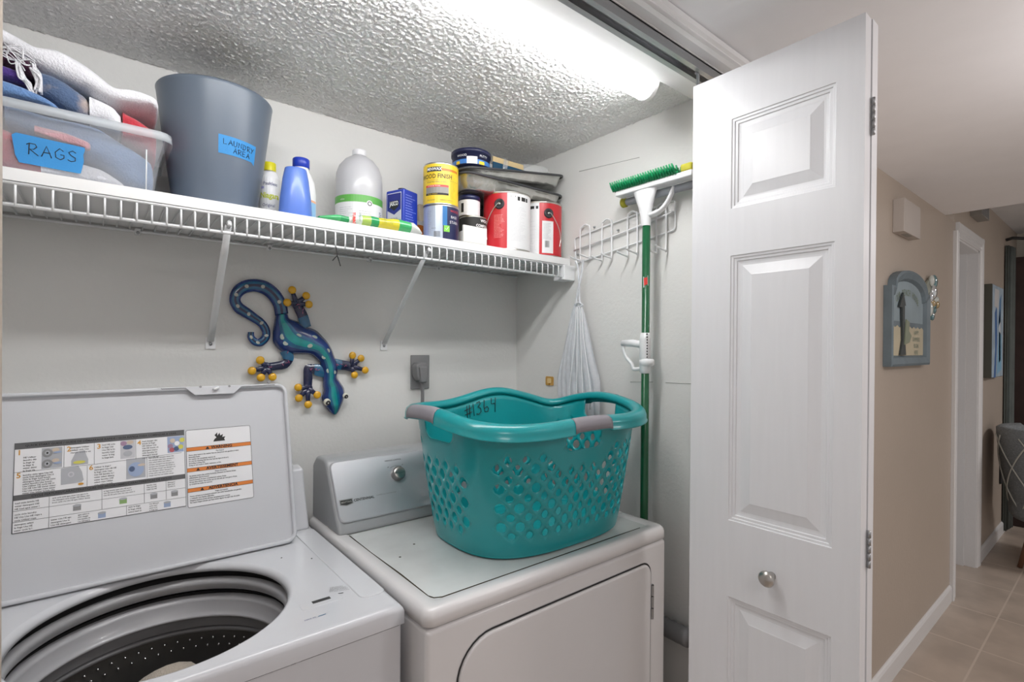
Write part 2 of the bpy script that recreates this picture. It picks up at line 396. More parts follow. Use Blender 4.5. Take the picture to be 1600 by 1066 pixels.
for px_, py_ in ((215, 364), (420, 389), (577, 406), (683, 419)):
    c = at(px_, py_, 1, YB - .006)
    q = MB(); q.box(c.x - .006, c.x + .006, YB - .018, YB - .0005, SZ - .014, SZ + .001, M_wire); q.lathe([(0, .004), (.004, .003), (.0045, 0)], (c.x, YB - .016, SZ - .010), M_steel, 8, T=Matrix.Rotation(PI / 2, 4, 'X'))
    q.build('wall_clip', ws, bevel=.001)
q = MB(); q.box(XR - .055, XR - .001, SF - .012, SF + .045, SZ - .052, SZ + .002, M_wire); q.box(XR - .060, XR - .052, SF - .012, SF + .02, SZ - .052, SZ - .046, M_wire)
q.build('end_bracket', ws, bevel=.003)
LT = 1.727                         # top of the liner board
M_board = mat('melamine_white', (.84, .84, .84), .4)
q = MB(); q.box(XL + .002, 1.322, SF - .004, YB - .006, SZ + .0035, LT, M_board)
q.build('shelf_board', label='long white board lying on top of the wire shelf', cat='board', bevel=.001)
tt = MB(); a = at(526, 391, 1, SF - .008)
tt.tube(smooth_path([a + Vector((0, .004, .008)), a, a + Vector((.002, 0, -.012)), a + Vector((-.004, 0, -.020)), a + Vector((-.011, -.002, -.028))]), .0013, M_black, 6)
tt.tube(smooth_path([a + Vector((.001, 0, -.004)), a + Vector((.001, -.002, -.014)), a + Vector((.006, 0, -.026)), a + Vector((.009, -.003, -.040))]), .0013, M_black, 6)
tt.build('twist_tie', label='thin black twist tie hanging from the front of the wire shelf', cat='twist tie')

# ---------------------------------------------------------------- cans, bottles and boxes on the shelf
M_tin = mat('tin_plate', (.62, .60, .56), .28, 1)
M_red = mat('red_label', (.58, .02, .03), .35)
M_lwhite = mat('white_label', (.83, .83, .84), .35)
def can_body(r, h, m, c, rim=M_tin):
    q = MB(); q.lathe([(0, .003), (r * .94, .003), (r * .95, 0), (r * 1.01, 0), (r * 1.012, .003), (r, .005), (r, h - .005), (r * 1.012, h - .003), (r * 1.01, h), (r * .97, h), (r * .965, h - .004), (r * .84, h - .004), (r * .83, h - .006), (0, h - .006)], c, m, 56); return q
def barcode(q, T, u0, u1, v0, v1, m, n=11, h=.0009):
    rd = random.Random(3); x = u0
    while x < u1:
        wd = rd.choice((.0005, .0009, .0014)); q.patch(T, x, min(x + wd, u1), v0, v1, m, h); x += wd + rd.choice((.0006, .0010))
def lines(q, T, u0, u1, v0, v1, n, m, seed=1, hgt=.0009, th=.35, full=None):
    rd = random.Random(seed); dv = (v1 - v0) / n
    for k in range(n):
        v = v1 - (k + .5) * dv; x = u0; end = u0 + (u1 - u0) * rd.uniform(.55, 1)
        while x < end - .001:
            wl = rd.uniform(.002, .007) * max(.6, (u1 - u0) / .05); q.patch(T, x, min(x + wl, end), v - dv * th / 2, v + dv * th / 2, m, hgt); x += wl + .0012
def gallon(cx, cy, spin, mirror, label):
    r, h = .081, .194
    a0 = math.atan2(-cy, -cx) + spin
    g = thing('paint_can', (cx, cy, LT), label, 'paint can', 'gallon paint cans at the end of the shelf')
    q = can_body(r, h, M_tin, (cx, cy, LT)); q.build('can', g)
    T = wrap(cx, cy, LT, r, a0); q = MB(); s = -1 if mirror else 1
    # red band from u=-.09.. to 0, white the other way
    ra, rb = sorted((-.105 * s, -.0)); wa, wb = sorted((0, .15 * s))
    q.patch(T, ra, rb, .006, h - .006, M_red, .0008, 16); q.patch(T, wa, wb, .006, h - .006, M_lwhite, .0008, 20)
    e = T(0, 0, 0)
    if not mirror:
        lines(q, T, -.045, -.008, .04, .118, 17, mat('pink_print', (.80, .35, .33), .5), 5)
        lines(q, T, .012, .075, .03, .145, 24, mat('faint_print', (.62, .62, .64), .6), 9, th=.18)
        for u in (.035, .05, .058, .07): q.patch(T, u, u + .009, .165, .178, M_black, .0012)
        for u in (.012, .026): q.patch(T, u, u + .002, .176, .179, M_black, .0012)
    else:
        q.patch(T, .010, .052, .012, .125, M_lwhite, .0013, 4); barcode(q, T, .020, .036, .032, .055, M_grayink, h=.0018)
        lines(q, T, .014, .046, .060, .118, 12, mat('gray_print', (.35, .35, .37), .6), 6, hgt=.0018, th=.22)
        for u in (-.012, -.026, -.034, -.046): q.patch(T, u, u + .008, .165 + .002 * math.sin(u * 900), .177, M_black, .0012)
        lines(q, T, -.075, -.008, .02, .150, 22, mat('faint_print', (.62, .62, .64), .6), 8, th=.15)
    q.build('label', g)
    eu = -.026 if not mirror else .033; ez = .152
    c = T(eu, ez, .001); d = (c - Vector((cx, cy, c.z))).normalized()
    q = MB(); R = d.to_track_quat('Z', 'X').to_matrix().to_4x4()
    q.lathe([(0, .001), (.009, .001), (.012, .004), (.017, .003), (.0175, 0)], c, mat('ear_black', (.03, .03, .035), .4), 24, T=R); q.lathe([(0, .004), (.004, .004), (.004, .001)], c, M_tin, 10, T=R)
    q.build('handle_ear', g)
    sgn = -1 if not mirror else 1
    q = MB(); pts = [T(eu + sgn * dx, ez - dz, .006 + o) for dx, dz, o in ((0, 0, 0), (.004, .001, .001), (.018, .018, .003), (.034, .05, .006), (.044, .085, .006), (.040, .115, .004))]
    q.tube(smooth_path(pts), .0016, M_tin, 8); q.build('wire_handle', g)
    return g
gallon(1.093, 1.380, .02, False, 'gallon paint can with red panel left of its white panel, next to the white card')
gallon(1.2575, 1.392, -.02, True, 'gallon paint can with barcode on a red panel, last on the shelf')

# quart cans
M_yel = mat('yellow_label', (.86, .60, .03), .35); M_blu = mat('blue_label', (.02, .08, .30), .3); M_navy = mat('navy_label', (.01, .015, .07), .35)
M_silver = mat('silver_label', (.50, .56, .66), .3, .4); M_orange = mat('warning_orange', (.72, .22, .04), .5)
M_lred = mat('red_print', (.70, .05, .04), .4); M_gray = mat('gray_band', (.28, .27, .25), .4)
cx, cy = .827, 1.372
g = thing('stain_can', (cx, cy, LT), 'blue and silver quart can with barcode, under the yellow can', 'can')
can_body(.054, .107, M_tin, (cx, cy, LT)).build('can', g)
T = wrap(cx, cy, LT, .054); q = MB()
q.patch(T, -.10, .005, .004, .103, M_silver, .0005, 14); q.patch(T, .005, .10, .004, .103, M_navy, .0005, 14); q.patch(T, .004, .018, .045, .103, mat('mid_blue', (.03, .18, .45), .3), .0008, 3)
barcode(q, T, -.022, -.003, .010, .027, M_grayink); lines(q, T, -.045, -.03, .02, .09, 14, mat('gray_print', (.35, .35, .37), .6), 2, th=.2)
q.patch(T, .008, .026, .026, .045, mat('lime_square', (.25, .65, .08), .4), .001, 3); q.stroke([(.012, .036), (.016, .032), (.022, .041)], .0007, M_lwhite, T, .0016)
q.text('STAIN', .012, M_lwhite, T, .026, .056, .0012, 'LEFT'); q.text('WOOD', .010, M_lred, T, .028, .090, .0012); q.text('BASE', .011, M_lwhite, T, .030, .072, .0012)
lines(q, T, -.030, -.006, .034, .038, 1, M_grayink, 4)
q.build('label', g)
z1 = LT + .1075
g = thing('stain_can', (cx - .002, cy, z1), 'yellow quart can of wood finish stacked on the blue and silver can', 'can')
can_body(.0535, .126, M_tin, (cx - .002, cy, z1)).build('can', g)
T = wrap(cx - .002, cy, z1, .0535); q = MB(); q.patch(T, -.14, .14, .004, .122, M_yel, .0005, 30)
q.patch(T, -.005, .06, .101, .108, mat('stripe_orange', (.62, .20, .02), .4), .0009, 10)
q.patch(T, -.046, .001, .0985, .1125, M_black, .0011, 8); q.text('MINWAX', .0125, M_lwhite, T, -.044, .1055, .0018, sx=.88, bold=.0003)
q.text('WOOD FINISH', .019, M_black, T, -.068, .084, .0012, sx=.82, bold=.0002); q.text('PENETRATING STAIN', .0065, M_grayink, T, -.045, .067, .0012)
q.patch(T, -.05, .060, .073, .0736, M_grayink, .0010, 10)
q.patch(T, -.05, .024, .052, .0585, M_lred, .001, 8); q.patch(T, -.05, .024, .034, .052, M_gray, .001, 8); q.patch(T, -.05, .024, .028, .034, M_black, .001, 8)
q.text('INTERIOR WOOD', .005, M_lwhite, T, -.042, .0552, .0016); q.text('SPECIAL WALNUT', .004, M_yel, T, -.042, .031, .0016); q.text('ONE QUART', .005, M_grayink, T, -.045, .013, .0012); q.text('WARNING: HARMFUL', .004, M_grayink, T, -.002, .013, .0012)
lines(q, T, .030, .050, .02, .095, 18, mat('dark_yellow_print', (.45, .30, .02), .5), 3, th=.25)
q.build('label', g)
# small cans
def small_can(cx, cy, z, r, h, label, draw, lid=None):
    g = thing('paint_can', (cx, cy, z), label, 'can'); can_body(r, h, M_tin, (cx, cy, z)).build('can', g)
    T = wrap(cx, cy, z, r); q = MB(); draw(q, T, r, h); q.build('label', g)
    if lid: q = MB(); q.lathe([(0, h + .013), (r * .98, h + .013), (r * 1.03, h + .009), (r * 1.03, h - .003), (r * 1.0, h - .003)], (cx, cy, z), lid, 40); q.build('lid', g)
def d_low(q, T, r, h):
    q.patch(T, -.14, .14, .004, h * .56, M_lwhite, .0006, 60); q.patch(T, -.14, .14, h * .56, h - .004, M_black, .0006, 60)
    q.text('WOOD', .013, M_lwhite, T, .026, h * .86, .0012, 'LEFT', bold=.0004); q.text('COMPOUND', .012, M_lwhite, T, .010, h * .70, .0012, sx=.9, bold=.0004)
    q.patch(T, .016, .036, h * .30, h * .50, M_gray, .001, 3); lines(q, T, -.03, .03, h * .1, h * .5, 8, mat('faint_print', (.62, .62, .64), .6), 3)
def d_up(q, T, r, h):
    q.patch(T, -.11, .11, .004, h - .004, M_lwhite, .0006, 50); q.patch(T, -.028, -.018, .012, h * .75, M_black, .001, 2)
    lines(q, T, -.012, .024, .006, h * .85, 9, mat('faint_print', (.62, .62, .64), .6), 4, th=.2)
small_can(.966, 1.40, LT, .045, .105, 'black and white can standing behind the small white card', d_low)
small_can(.954, 1.405, LT + .1060, .0355, .056, 'small white-labelled can with a dark lid, stacked on the black and white can', d_up, M_navy)
q = MB(); q.box(1.085, 1.165, 1.50, 1.575, LT + .0005, LT + .185, mat('dark_box', (.03, .035, .05), .5)); q.build('dark_carton', label='dark carton in the gap behind the red and white paint can', cat='carton', bevel=.002)
q = MB(); q.box(.862, .950, SF - .003, SF + .004, LT + .0005, LT + .052, mat('ivory_card', (.80, .79, .74), .5))
q.add([], [], M_board); q.build('white_card', label='small blank white card standing on the shelf edge before the cans', cat='card', bevel=.001)

# paint trays across the cans
M_tray = mat('tray_metal', (.66, .66, .63), .22, .75, bump=.8, bscale=14, var=.25, vscale=20, bdist=.006)
M_rim = mat('tray_rim_dark', (.05, .05, .055), .35)
def tray(x0, x1, y0, y1, zl, zr, deep, shallow, label):
    # deep end at x0
    g = thing('paint_tray', ((x0 + x1) / 2, (y0 + y1) / 2, zl - deep), label, 'paint tray', 'metal paint trays on top of the cans')
    n = 16; rows = []
    def loop(ins, f, rc):
        L = []
        for a_, b_ in rrect(x0 + ins, x1 - ins * .6, y0 + ins, y1 - ins, rc, 5):
            t = (a_ - x0) / (x1 - x0); top = zl + (zr - zl) * t; dp = deep + (shallow - deep) * min(1, max(0, (t - .25) / .75))
            L.append(Vector((a_, b_, top - dp * f)))
        return L
    rows = [loop(0, 0, .035), loop(.006, .10, .034), loop(.010, .45, .034), loop(.016, .88, .034), loop(.026, 1, .03)]
    c = sum(rows[-1], Vector()) / len(rows[-1])
    q = MB(); q.grid(rows, M_tray, True, True); k = len(rows[-1]); q.add(rows[-1], [tuple(range(k))], M_tray)
    q.build('pan', g, solid=.0012)
    q = MB(); q.tube([p + Vector((0, 0, .0)) for p in loop(-.004, 0, .037)], .0042, M_rim, 8, closed=True); q.build('rim', g)
tray(.892, 1.325, 1.335, 1.585, 1.957, 1.960, .046, .026, 'dented metal paint roller tray resting directly on the paint cans')
tray(.888, 1.325, 1.330, 1.588, 1.968, 2.034, .026, .034, 'upper metal paint roller tray nested at a tilt in the other tray')
M_pt = mat('putty_tub', (.015, .018, .06), .3)
cx, cy, z = .955, 1.397, 1.988
g = thing('putty_tub', (cx, cy, z), 'flat round dark blue tub standing on the stacked paint trays', 'tub')
q = MB(); q.lathe([(0, 0), (.060, 0), (.062, .003), (.062, .040), (.0655, .040), (.0655, .052), (.063, .054), (0, .054)], (cx, cy, z), M_pt, 48); q.build('tub', g)
T = wrap(cx, cy, z, .062); q = MB(); q.patch(T, -.12, .12, .004, .018, mat('tub_blue', (.05, .20, .55), .35), .0006, 20); q.patch(T, -.014, .02, .003, .026, M_lwhite, .001, 5)
q.patch(T, .026, .046, .003, .013, M_yel, .001, 4); q.patch(T, -.052, -.038, .003, .013, M_yel, .001, 4); q.patch(T, -.12, .12, .024, .030, M_lwhite, .0006, 20) if False else None
q.text('PUTTY', .010, M_lwhite, T, .028, .030, .0010); q.text('WOOD', .010, M_lwhite, T, -.048, .030, .0010); q.build('label', g)
# bag of sandpaper
g = thing('sandpaper_bag', (1.16, 1.40, 2.02), 'clear bag with tan and blue card on the paint trays', 'bag')
M_clear = mat('clear_plastic', (.9, .92, .93), .12, alpha=.28, coat=.5)
q = MB(); rows = []
for i in range(9):
    u = i / 8; rows.append([Vector((1.075 + .200 * u + .01 * v, 1.385 + .01 * math.sin(5 * u), 2.008 + .012 * u + .050 * v * (1 - .12 * u) + .004 * math.sin(7 * u + 3 * v))) for v in (0, .33, .66, 1)])
q.grid(rows, M_clear); q.build('bag_film', g, solid=.0015)
q = MB(); q.box(1.04, 1.185, 1.389, 1.394, 2.006, 2.038, mat('teal_card', (.01, .07, .14), .4)); q.box(1.04, 1.175, 1.389, 1.394, 2.038, 2.056, mat('tan_card', (.68, .52, .28), .5)); q.build('header_card', g, bevel=.0006)

# waste bin
cx, cy = .229, 1.462
g = thing('waste_bin', (cx, cy, LT), 'tall dark grey waste bin with a blue tape label on the shelf', 'bin')
M_bin = mat('bin_gray', (.125, .155, .20), .33)
q = MB(); q.lathe([(0, .004), (.086, .004), (.088, 0), (.0895, .003), (.108, .14), (.1255, .284), (.1268, .290), (.125, .2925), (.1235, .290), (.106, .14), (.086, .006), (0, .006)], (cx, cy, LT), M_bin, 72); q.build('bin', g)
M_tape = mat('painters_tape', (.035, .26, .60), .6, bump=.15, bscale=300)
def conewrap(u, v, h=0):
    r = .0895 + (.1255 - .0895) * v / .284; a = math.atan2(-cy, -cx) + u / .11
    return Vector((cx + (r + h) * math.cos(a), cy + (r + h) * math.sin(a), LT + v))
q = MB(); rows = []
for i in range(11):
    u = .004 + .089 * i / 10; d = -.014 * i / 10
    rows.append([conewrap(u, .128 + d * .1 + .006 * math.sin(i * 3) * (i in (0, 10)), .0016), conewrap(u, .170 + d * .2, .0016)])
q.grid(rows, M_tape)
q.build('tape_label', g, label='blue tape with LAUNDRY AREA handwritten in black'); tl = q
def handwrite(q, word, T, u, v, s, wd, m, h=.0009, dv=0):
    G = {'L': [[(0, 1), (.05, 0), (.6, .05)]], 'A': [[(0, 0), (.35, 1), (.7, 0)], [(.12, .4), (.62, .4)]], 'U': [[(0, 1), (.02, .2), (.3, 0), (.58, .2), (.6, 1)]],
         'N': [[(0, 0), (.02, 1), (.6, .05), (.62, 1)]], 'D': [[(0, 0), (.05, 1), (.45, .85), (.62, .5), (.45, .12), (0, 0)]], 'R': [[(.05, 0), (.1, 1)], [(-.1, .85), (.1, 1), (.5, .98), (.6, .75), (.4, .52), (.12, .48), (.7, 0)]],
         'Y': [[(0, 1), (.28, .5)], [(.62, 1), (.28, .5), (.1, 0)]], 'E': [[(.6, 1), (0, .95), (.02, .03), (.6, .05)], [(.02, .5), (.5, .52)]],
         'G': [[(.62, .8), (.35, 1), (.03, .6), (.08, .15), (.4, 0), (.65, .2), (.66, .45), (.4, .45)]], 'S': [[(.6, .85), (.35, 1), (.08, .8), (.25, .55), (.55, .4), (.55, .12), (.25, 0), (0, .12)]],
         '#': [[(.25, 0), (.3, 1)], [(.55, 0), (.6, 1)], [(0, .3), (.85, .38)], [(0, .65), (.85, .73)]], '1': [[(.15, 0), (.1, 1)]], '3': [[(.05, .95), (.4, 1), (.5, .8), (.2, .58), (.52, .45), (.55, .15), (.25, 0), (0, .1)]],
         '6': [[(.1, 1), (.02, .4), (.15, .05), (.45, .02), (.55, .25), (.35, .42), (.08, .3)]], '4': [[(0, 1), (.02, .55), (.5, .55)], [(.52, 1), (.5, -.15)]], ' ': []}
    x = u
    for i, ch in enumerate(word):
        for st in G[ch]: q.stroke([(x + a * s, v + b * s + dv * (x - u)) for a, b in st], wd, m, T, h)
        x += s * (.45 if ch == '1' else .92)
q = MB(); handwrite(q, 'LAUNDRY', conewrap, .014, .1500, .0118, .0006, M_black, .0022, dv=-.05); handwrite(q, 'AREA', conewrap, .036, .1335, .0115, .0006, M_black, .0022, dv=-.05)
q.build('tape_lettering', g)

# spray starch can
cx, cy = .3605, 1.494
g = thing('spray_can', (cx, cy, LT), 'white starch spray can with a yellow cap next to the waste bin', 'spray can')
q = MB(); q.lathe([(0, .002), (.022, .002), (.0265, 0), (.0265, .006), (.026, .008), (.026, .128), (.024, .138), (.018, .148), (.0165, .151)], (cx, cy, LT), M_tin, 40); q.build('can', g)
q = MB(); q.lathe([(.0165, .147), (.0165, .172), (.0155, .174), (0, .174)], (cx, cy, LT), mat('cap_yellow', (.80, .72, .02), .35), 32); q.build('cap', g)
T = wrap(cx, cy, LT, .026, math.atan2(-cy, -cx) - .2); q = MB(); q.patch(T, -.08, .08, .006, .130, M_lwhite, .0005, 24); q.lathe([(.0265, .130), (.0245, .139), (.0185, .148)], (cx, cy, LT), M_lwhite, 32)
q.patch(T, -.08, .08, .006, .016, mat('bottle_green', (.01, .13, .08), .4), .0008, 20); q.patch(T, -.08, -.008, .098, .104, mat('lilac_band', (.42, .42, .75), .4), .0008, 14)
q.text('Faultless', .013, mat('ink_navy', (.05, .06, .2), .5), T, -.010, .112, .0011, sx=.8); q.text('Niagara', .021, mat('lime_print', (.60, .66, .03), .4), T, -.018, .080, .0011, sx=.75, bold=.0006)
q.text('Original', .012, mat('ink_navy', (.05, .06, .2), .5), T, -.012, .054, .0011, sx=.8); lines(q, T, -.018, .02, .032, .040, 2, mat('faint_print', (.62, .62, .64), .6), 5)
q.build('label', g)
# blue tapered bottle (front)
M_bb = mat('blue_translucent', (.10, .20, .62), .38, var=.05, coat=.2)
q = MB(); q.lathe([(0, .0), (.0385, 0), (.040, .004), (.037, .05), (.031, .10), (.0265, .123), (.0255, .126), (0, .127)], (.388, 1.352, LT), M_bb, 48, sy=.9)
q.build('blue_bottle', label='plain blue tapered bottle standing at the front edge of the shelf', cat='bottle')
# white bottle with blue cap behind it
cx, cy = .424, 1.43
g = thing('detergent_bottle', (cx, cy, LT), 'white bottle with a dark blue cap behind the plain blue bottle', 'bottle')
q = MB(); q.lathe([(0, 0), (.036, 0), (.038, .004), (.038, .09), (.034, .12), (.026, .14), (.0195, .150), (.0195, .160)], (cx, cy, LT), M_lwhite, 40); q.build('bottle', g)
q = MB(); q.lathe([(.0205, .157), (.0215, .158), (.0215, .180), (.020, .182), (0, .182)], (cx, cy, LT), mat('cap_blue', (.01, .04, .42), .35), 40); q.build('cap', g)
T = wrap(cx, cy, LT, .038); q = MB(); q.patch(T, -.02, .05, .004, .062, mat('sky_label', (.28, .52, .78), .4), .0006, 14); q.patch(T, -.02, .05, .062, .068, mat('peach_band', (.80, .42, .25), .4), .0006, 14); q.build('label', g)

# gallon jug
cx, cy = .612, 1.492
g = thing('jug', (cx, cy, LT), 'translucent white gallon jug with a green and white label', 'jug')
M_hdpe = mat('milky_plastic', (.66, .66, .69), .35, alpha=.82, coat=.3)
q = MB(); q.lathe([(0, .003), (.055, .003), (.064, 0), (.068, .006), (.068, .175), (.066, .195), (.058, .218), (.042, .238), (.024, .250), (.019, .252), (.019, .258)], (cx, cy, LT), M_hdpe, 48); q.build('body', g)
q = MB(); q.lathe([(.0195, .253), (.0205, .254), (.0205, .268), (.019, .270), (0, .270)], (cx, cy, LT), mat('cap_white', (.84, .84, .87), .35), 32); q.build('cap', g)
T = wrap(cx, cy, LT, .068); q = MB(); q.patch(T, -.10, .098, .012, .119, M_lwhite, .0007, 26); q.patch(T, -.10, .098, .098, .119, mat('label_green', (.12, .42, .08), .4), .0011, 26)
q.prism([(.030 + .0095 * math.cos(i * PI / 10), .096 + .0095 * math.sin(i * PI / 10)) for i in range(20)], lambda u, v, h: T(u, v, h), .0012, .0018, M_lwhite)
q.tube([T(.030 + .0055 * math.cos(i * PI / 8), .096 + .0055 * math.sin(i * PI / 8), .0022) for i in range(16)], .0012, M_grayink, 6, closed=True)
lines(q, T, -.06, -.01, .02, .085, 11, mat('gray_print', (.35, .35, .37), .6), 12, hgt=.0014, th=.14); lines(q, T, .0, .055, .05, .075, 4, mat('faint_print', (.62, .62, .64), .6), 13, hgt=.0014)
lines(q, T, .066, .080, .02, .08, 11, mat('ink_navy', (.05, .06, .2), .5), 14, hgt=.0014, th=.5); q.text('white', .007, M_lwhite, T, -.058, .106, .0017)
q.build('label', g)

# mineral spirits can (rectangular) turned corner-on
g = thing('solvent_can', (.715, 1.43, LT), 'blue rectangular can of mineral spirits turned corner-on beside the jug', 'can')
M_sb = mat('spirits_blue', (.01, .04, .40), .3)
c0 = at(630.5, 345, 1, 1.385); c0.z = LT
dL = Vector((-.35, .94, 0)).normalized(); dR = Vector((.86, .50, 0)).normalized(); dR = Vector((-dL.y * -1, dL.x * -1, 0)).normalized()
def TS(a, b, z): return c0 + dL * a + dR * b + Vector((0, 0, z))
WL, WR, HH = .072, .064, .152
q = MB(); q.box(0, WL, 0, WR, 0, HH, M_sb, T=TS); q.build('can', g, bevel=.005, bseg=3)
TL_ = lambda u, v, h=0: TS(WL - u * WL / .1, -h, v); TR_ = lambda u, v, h=0: TS(-h, u, v)
q = MB(); q.patch(TL_, .010, .088, .008, .142, M_lwhite, .0006); q.patch(TL_, .012, .086, .010, .140, mat('silver_panel', (.55, .56, .60), .35), .0010)
q.prism([(.012, .140), (.086, .140), (.086, .090), (.049, .076), (.012, .090)], TL_, .0012, .0014, mat('navy_badge', (.01, .02, .22), .35))
q.prism([(.024, .118), (.074, .118), (.074, .100), (.049, .088), (.024, .100)], TL_, .0016, .0019, M_black); q.text('JASCO', .018, M_lwhite, TL_, .049, .109, .0024, 'CENTER', bold=.0005, sx=.9)
q.text('ODORLESS', .008, M_grayink, TL_, .049, .064, .0016, 'CENTER'); q.text('MINERAL', .017, M_black, TL_, .049, .048, .0016, 'CENTER', bold=.0005); q.text('SPIRITS', .017, M_black, TL_, .049, .030, .0016, 'CENTER', bold=.0005)
lines(q, TR_, .008, .054, .012, .138, 16, mat('pale_blue_print', (.25, .32, .75), .5), 21, th=.3)
q.build('label', g)
q = MB(); q.lathe([(0, 0), (.012, 0), (.012, .010), (0, .011)], TS(WL * .5, WR * .5, HH + .0002), M_black, 20); q.build('cap', g)
# orange bottle and beige carton behind
g = thing('orange_bottle', (.812, 1.49, LT), 'small orange bottle with a white collar between the blue can and the stacked cans', 'bottle')
q = MB(); q.lathe([(0, 0), (.022, 0), (.0235, .003), (.0235, .062), (.020, .070)], (.800, 1.475, LT), mat('orange_plastic', (.62, .17, .02), .4), 28); q.build('bottle', g)
q = MB(); q.lathe([(.0205, .068), (.0205, .082), (0, .083)], (.800, 1.475, LT), M_lwhite, 28); q.build('collar', g)
q = MB(); q.box(.845, .935, 1.545, 1.600, LT + .0005, LT + .165, mat('kraft', (.52, .46, .36), .7)); q.build('beige_carton', label='beige carton against the back wall behind the blue can', cat='carton', bevel=.003)

# green plastic refill bag lying along the front edge
g = thing('plastic_bag', (.57, 1.335, LT), 'crumpled green, white and yellow printed plastic bag lying along the shelf edge', 'bag')
cols = [('bag_green', (.05, .42, .14)), ('bag_green_dark', (.02, .32, .10)), ('bag_white', (.72, .80, .72)), ('bag_lime', (.42, .60, .12)), ('bag_green_dark', 0), ('bag_gold', (.66, .58, .04)), ('bag_green', 0), ('bag_film', (.60, .62, .60))]
xs = [.432, .487, .508, .545, .570, .592, .652, .690, .722]
def bagsec(x):
    K = [(.43, .008), (.49, .018), (.55, .028), (.60, .033), (.70, .036), (.715, .022), (.723, .006)]
    for (xa, ha), (xb, hb) in zip(K, K[1:]):
        if xa <= x <= xb: hgt = ha + (hb - ha) * (x - xa) / (xb - xa)
    hgt += .002 * math.sin(70 * x)
    L = []
    for k in range(16):
        a = 2 * PI * k / 16; c, s_ = math.cos(a), math.sin(a)
        y = 1.333 + .030 * math.copysign(abs(c) ** .7, c); z = hgt * .5 + hgt * .5 * math.copysign(abs(s_) ** .8, s_)
        nn = noise.noise(Vector((x * 60, y * 60, z * 60))) * .0030
        L.append(Vector((x, y + nn, LT + .002 + z + max(nn, -z * .5))))
    return L
q = MB()
for i in range(8):
    nm, col = cols[i]; mm = mat(nm, col if col else MATS[nm].node_tree.nodes['Principled BSDF'].inputs[0].default_value[:3], .22, coat=.6)
    n = max(2, int((xs[i + 1] - xs[i]) / .007)); q.grid([bagsec(xs[i] + (xs[i + 1] - xs[i]) * k / n) for k in range(n + 1)], mm, True, True)
q.add(bagsec(xs[0]), [tuple(range(16))], MATS['bag_green']); q.add(bagsec(xs[-1]), [tuple(range(16))], MATS['bag_film']); q.build('bag', g, weld=True)
q = MB(); TB = lambda u, v, h=0: Vector((.52 + u, 1.3015 - h - 1.1 * abs(v - .018) ** 2 * 0, LT + v))
TBr = lambda u, v, h=0: Vector((.545 + v * .9 - .002, 1.3000 + .0 - h + max(0, v - .0) * 0, LT + .036 - u))
q.text('TURBO', .0095, M_lred, lambda u, v, h=0: Vector((.520 + v, 1.3005 - h, LT + .030 - u)), 0, 0, 0, 'LEFT', bold=.0006)
q.text('FRESH', .0075, mat('bottle_green', 0), lambda u, v, h=0: Vector((.536 + v, 1.3005 - h, LT + .030 - u)), 0, 0, 0)
q.build('bag_printing', g); q = MB()
for dx in (0, .018): lines(q, lambda u, v, h=0: Vector((.604 + dx + v, 1.3005 - h, LT + .030 - u)), 0, .024, 0, .008, 2, mat('olive_print', (.25, .32, .03), .5), 3)
q.build('bag_lettering', g)

# ---------------------------------------------------------------- bin of rags
g = thing('storage_bin', (-.1, 1.44, LT), 'clear plastic storage box with a blue tape label reading RAGS', 'storage box')
M_cp = mat('cloudy_plastic', (.82, .85, .90), .12, alpha=.22, coat=.4)
BX0, BX1, BY0, BY1 = -.345, .114, 1.312, 1.588
def bxring(z, ins): return [Vector((a, b, z)) for a, b in rrect(BX0 + ins, BX1 - ins, BY0 + ins, BY1 - ins, .03, 6)]
q = MB(); q.grid([bxring(LT + .002, .026), bxring(LT + .004, .020), bxring(LT + .095, .007), bxring(LT + .099, .003), bxring(LT + .122, 0)], M_cp, True, True)
k = len(bxring(0, 0)); q.add(bxring(LT + .002, .026), [tuple(range(k))], M_cp); q.build('box', g, solid=.002)
q = MB(); q.grid([bxring(LT + .122, .001), bxring(LT + .127, .001), bxring(LT + .127, -.009), bxring(LT + .110, -.010)], mat('plastic_rim', (.72, .76, .80), .15, alpha=.40, coat=.5), True, True); q.build('rim', g, solid=.0015)
q = MB(); q.tube([(.078, BY0 + .0035, LT + .088), (.078, BY0 + .013, LT + .006)], .0012, M_wire, 6); q.build('moulding_line', g)
TT = lambda u, v, h=0: Vector((u, BY0 + .020 - .013 * v / .095 - .0022 - h, LT + v)) 
tp = [at(x, y, 1, 1.312) for x, y in ((17, 208), (24, 205), (132, 229), (133, 232), (130, 240), (131, 250), (126, 268), (122, 268), (28, 250), (22, 238), (20, 225))]
q = MB(); q.prism([(p.x, p.z - LT) for p in tp], TT, .0003, .0008, M_tape); q.build('tape_label', g, label='blue tape with RAGS handwritten in black')
q = MB(); p0 = at(38, 238, 1, 1.312); handwrite(q, 'RAGS', TT, p0.x + .004, p0.z - LT + .001, .0205, .0008, M_black, .0011, dv=.005); q.build('tape_lettering', g)

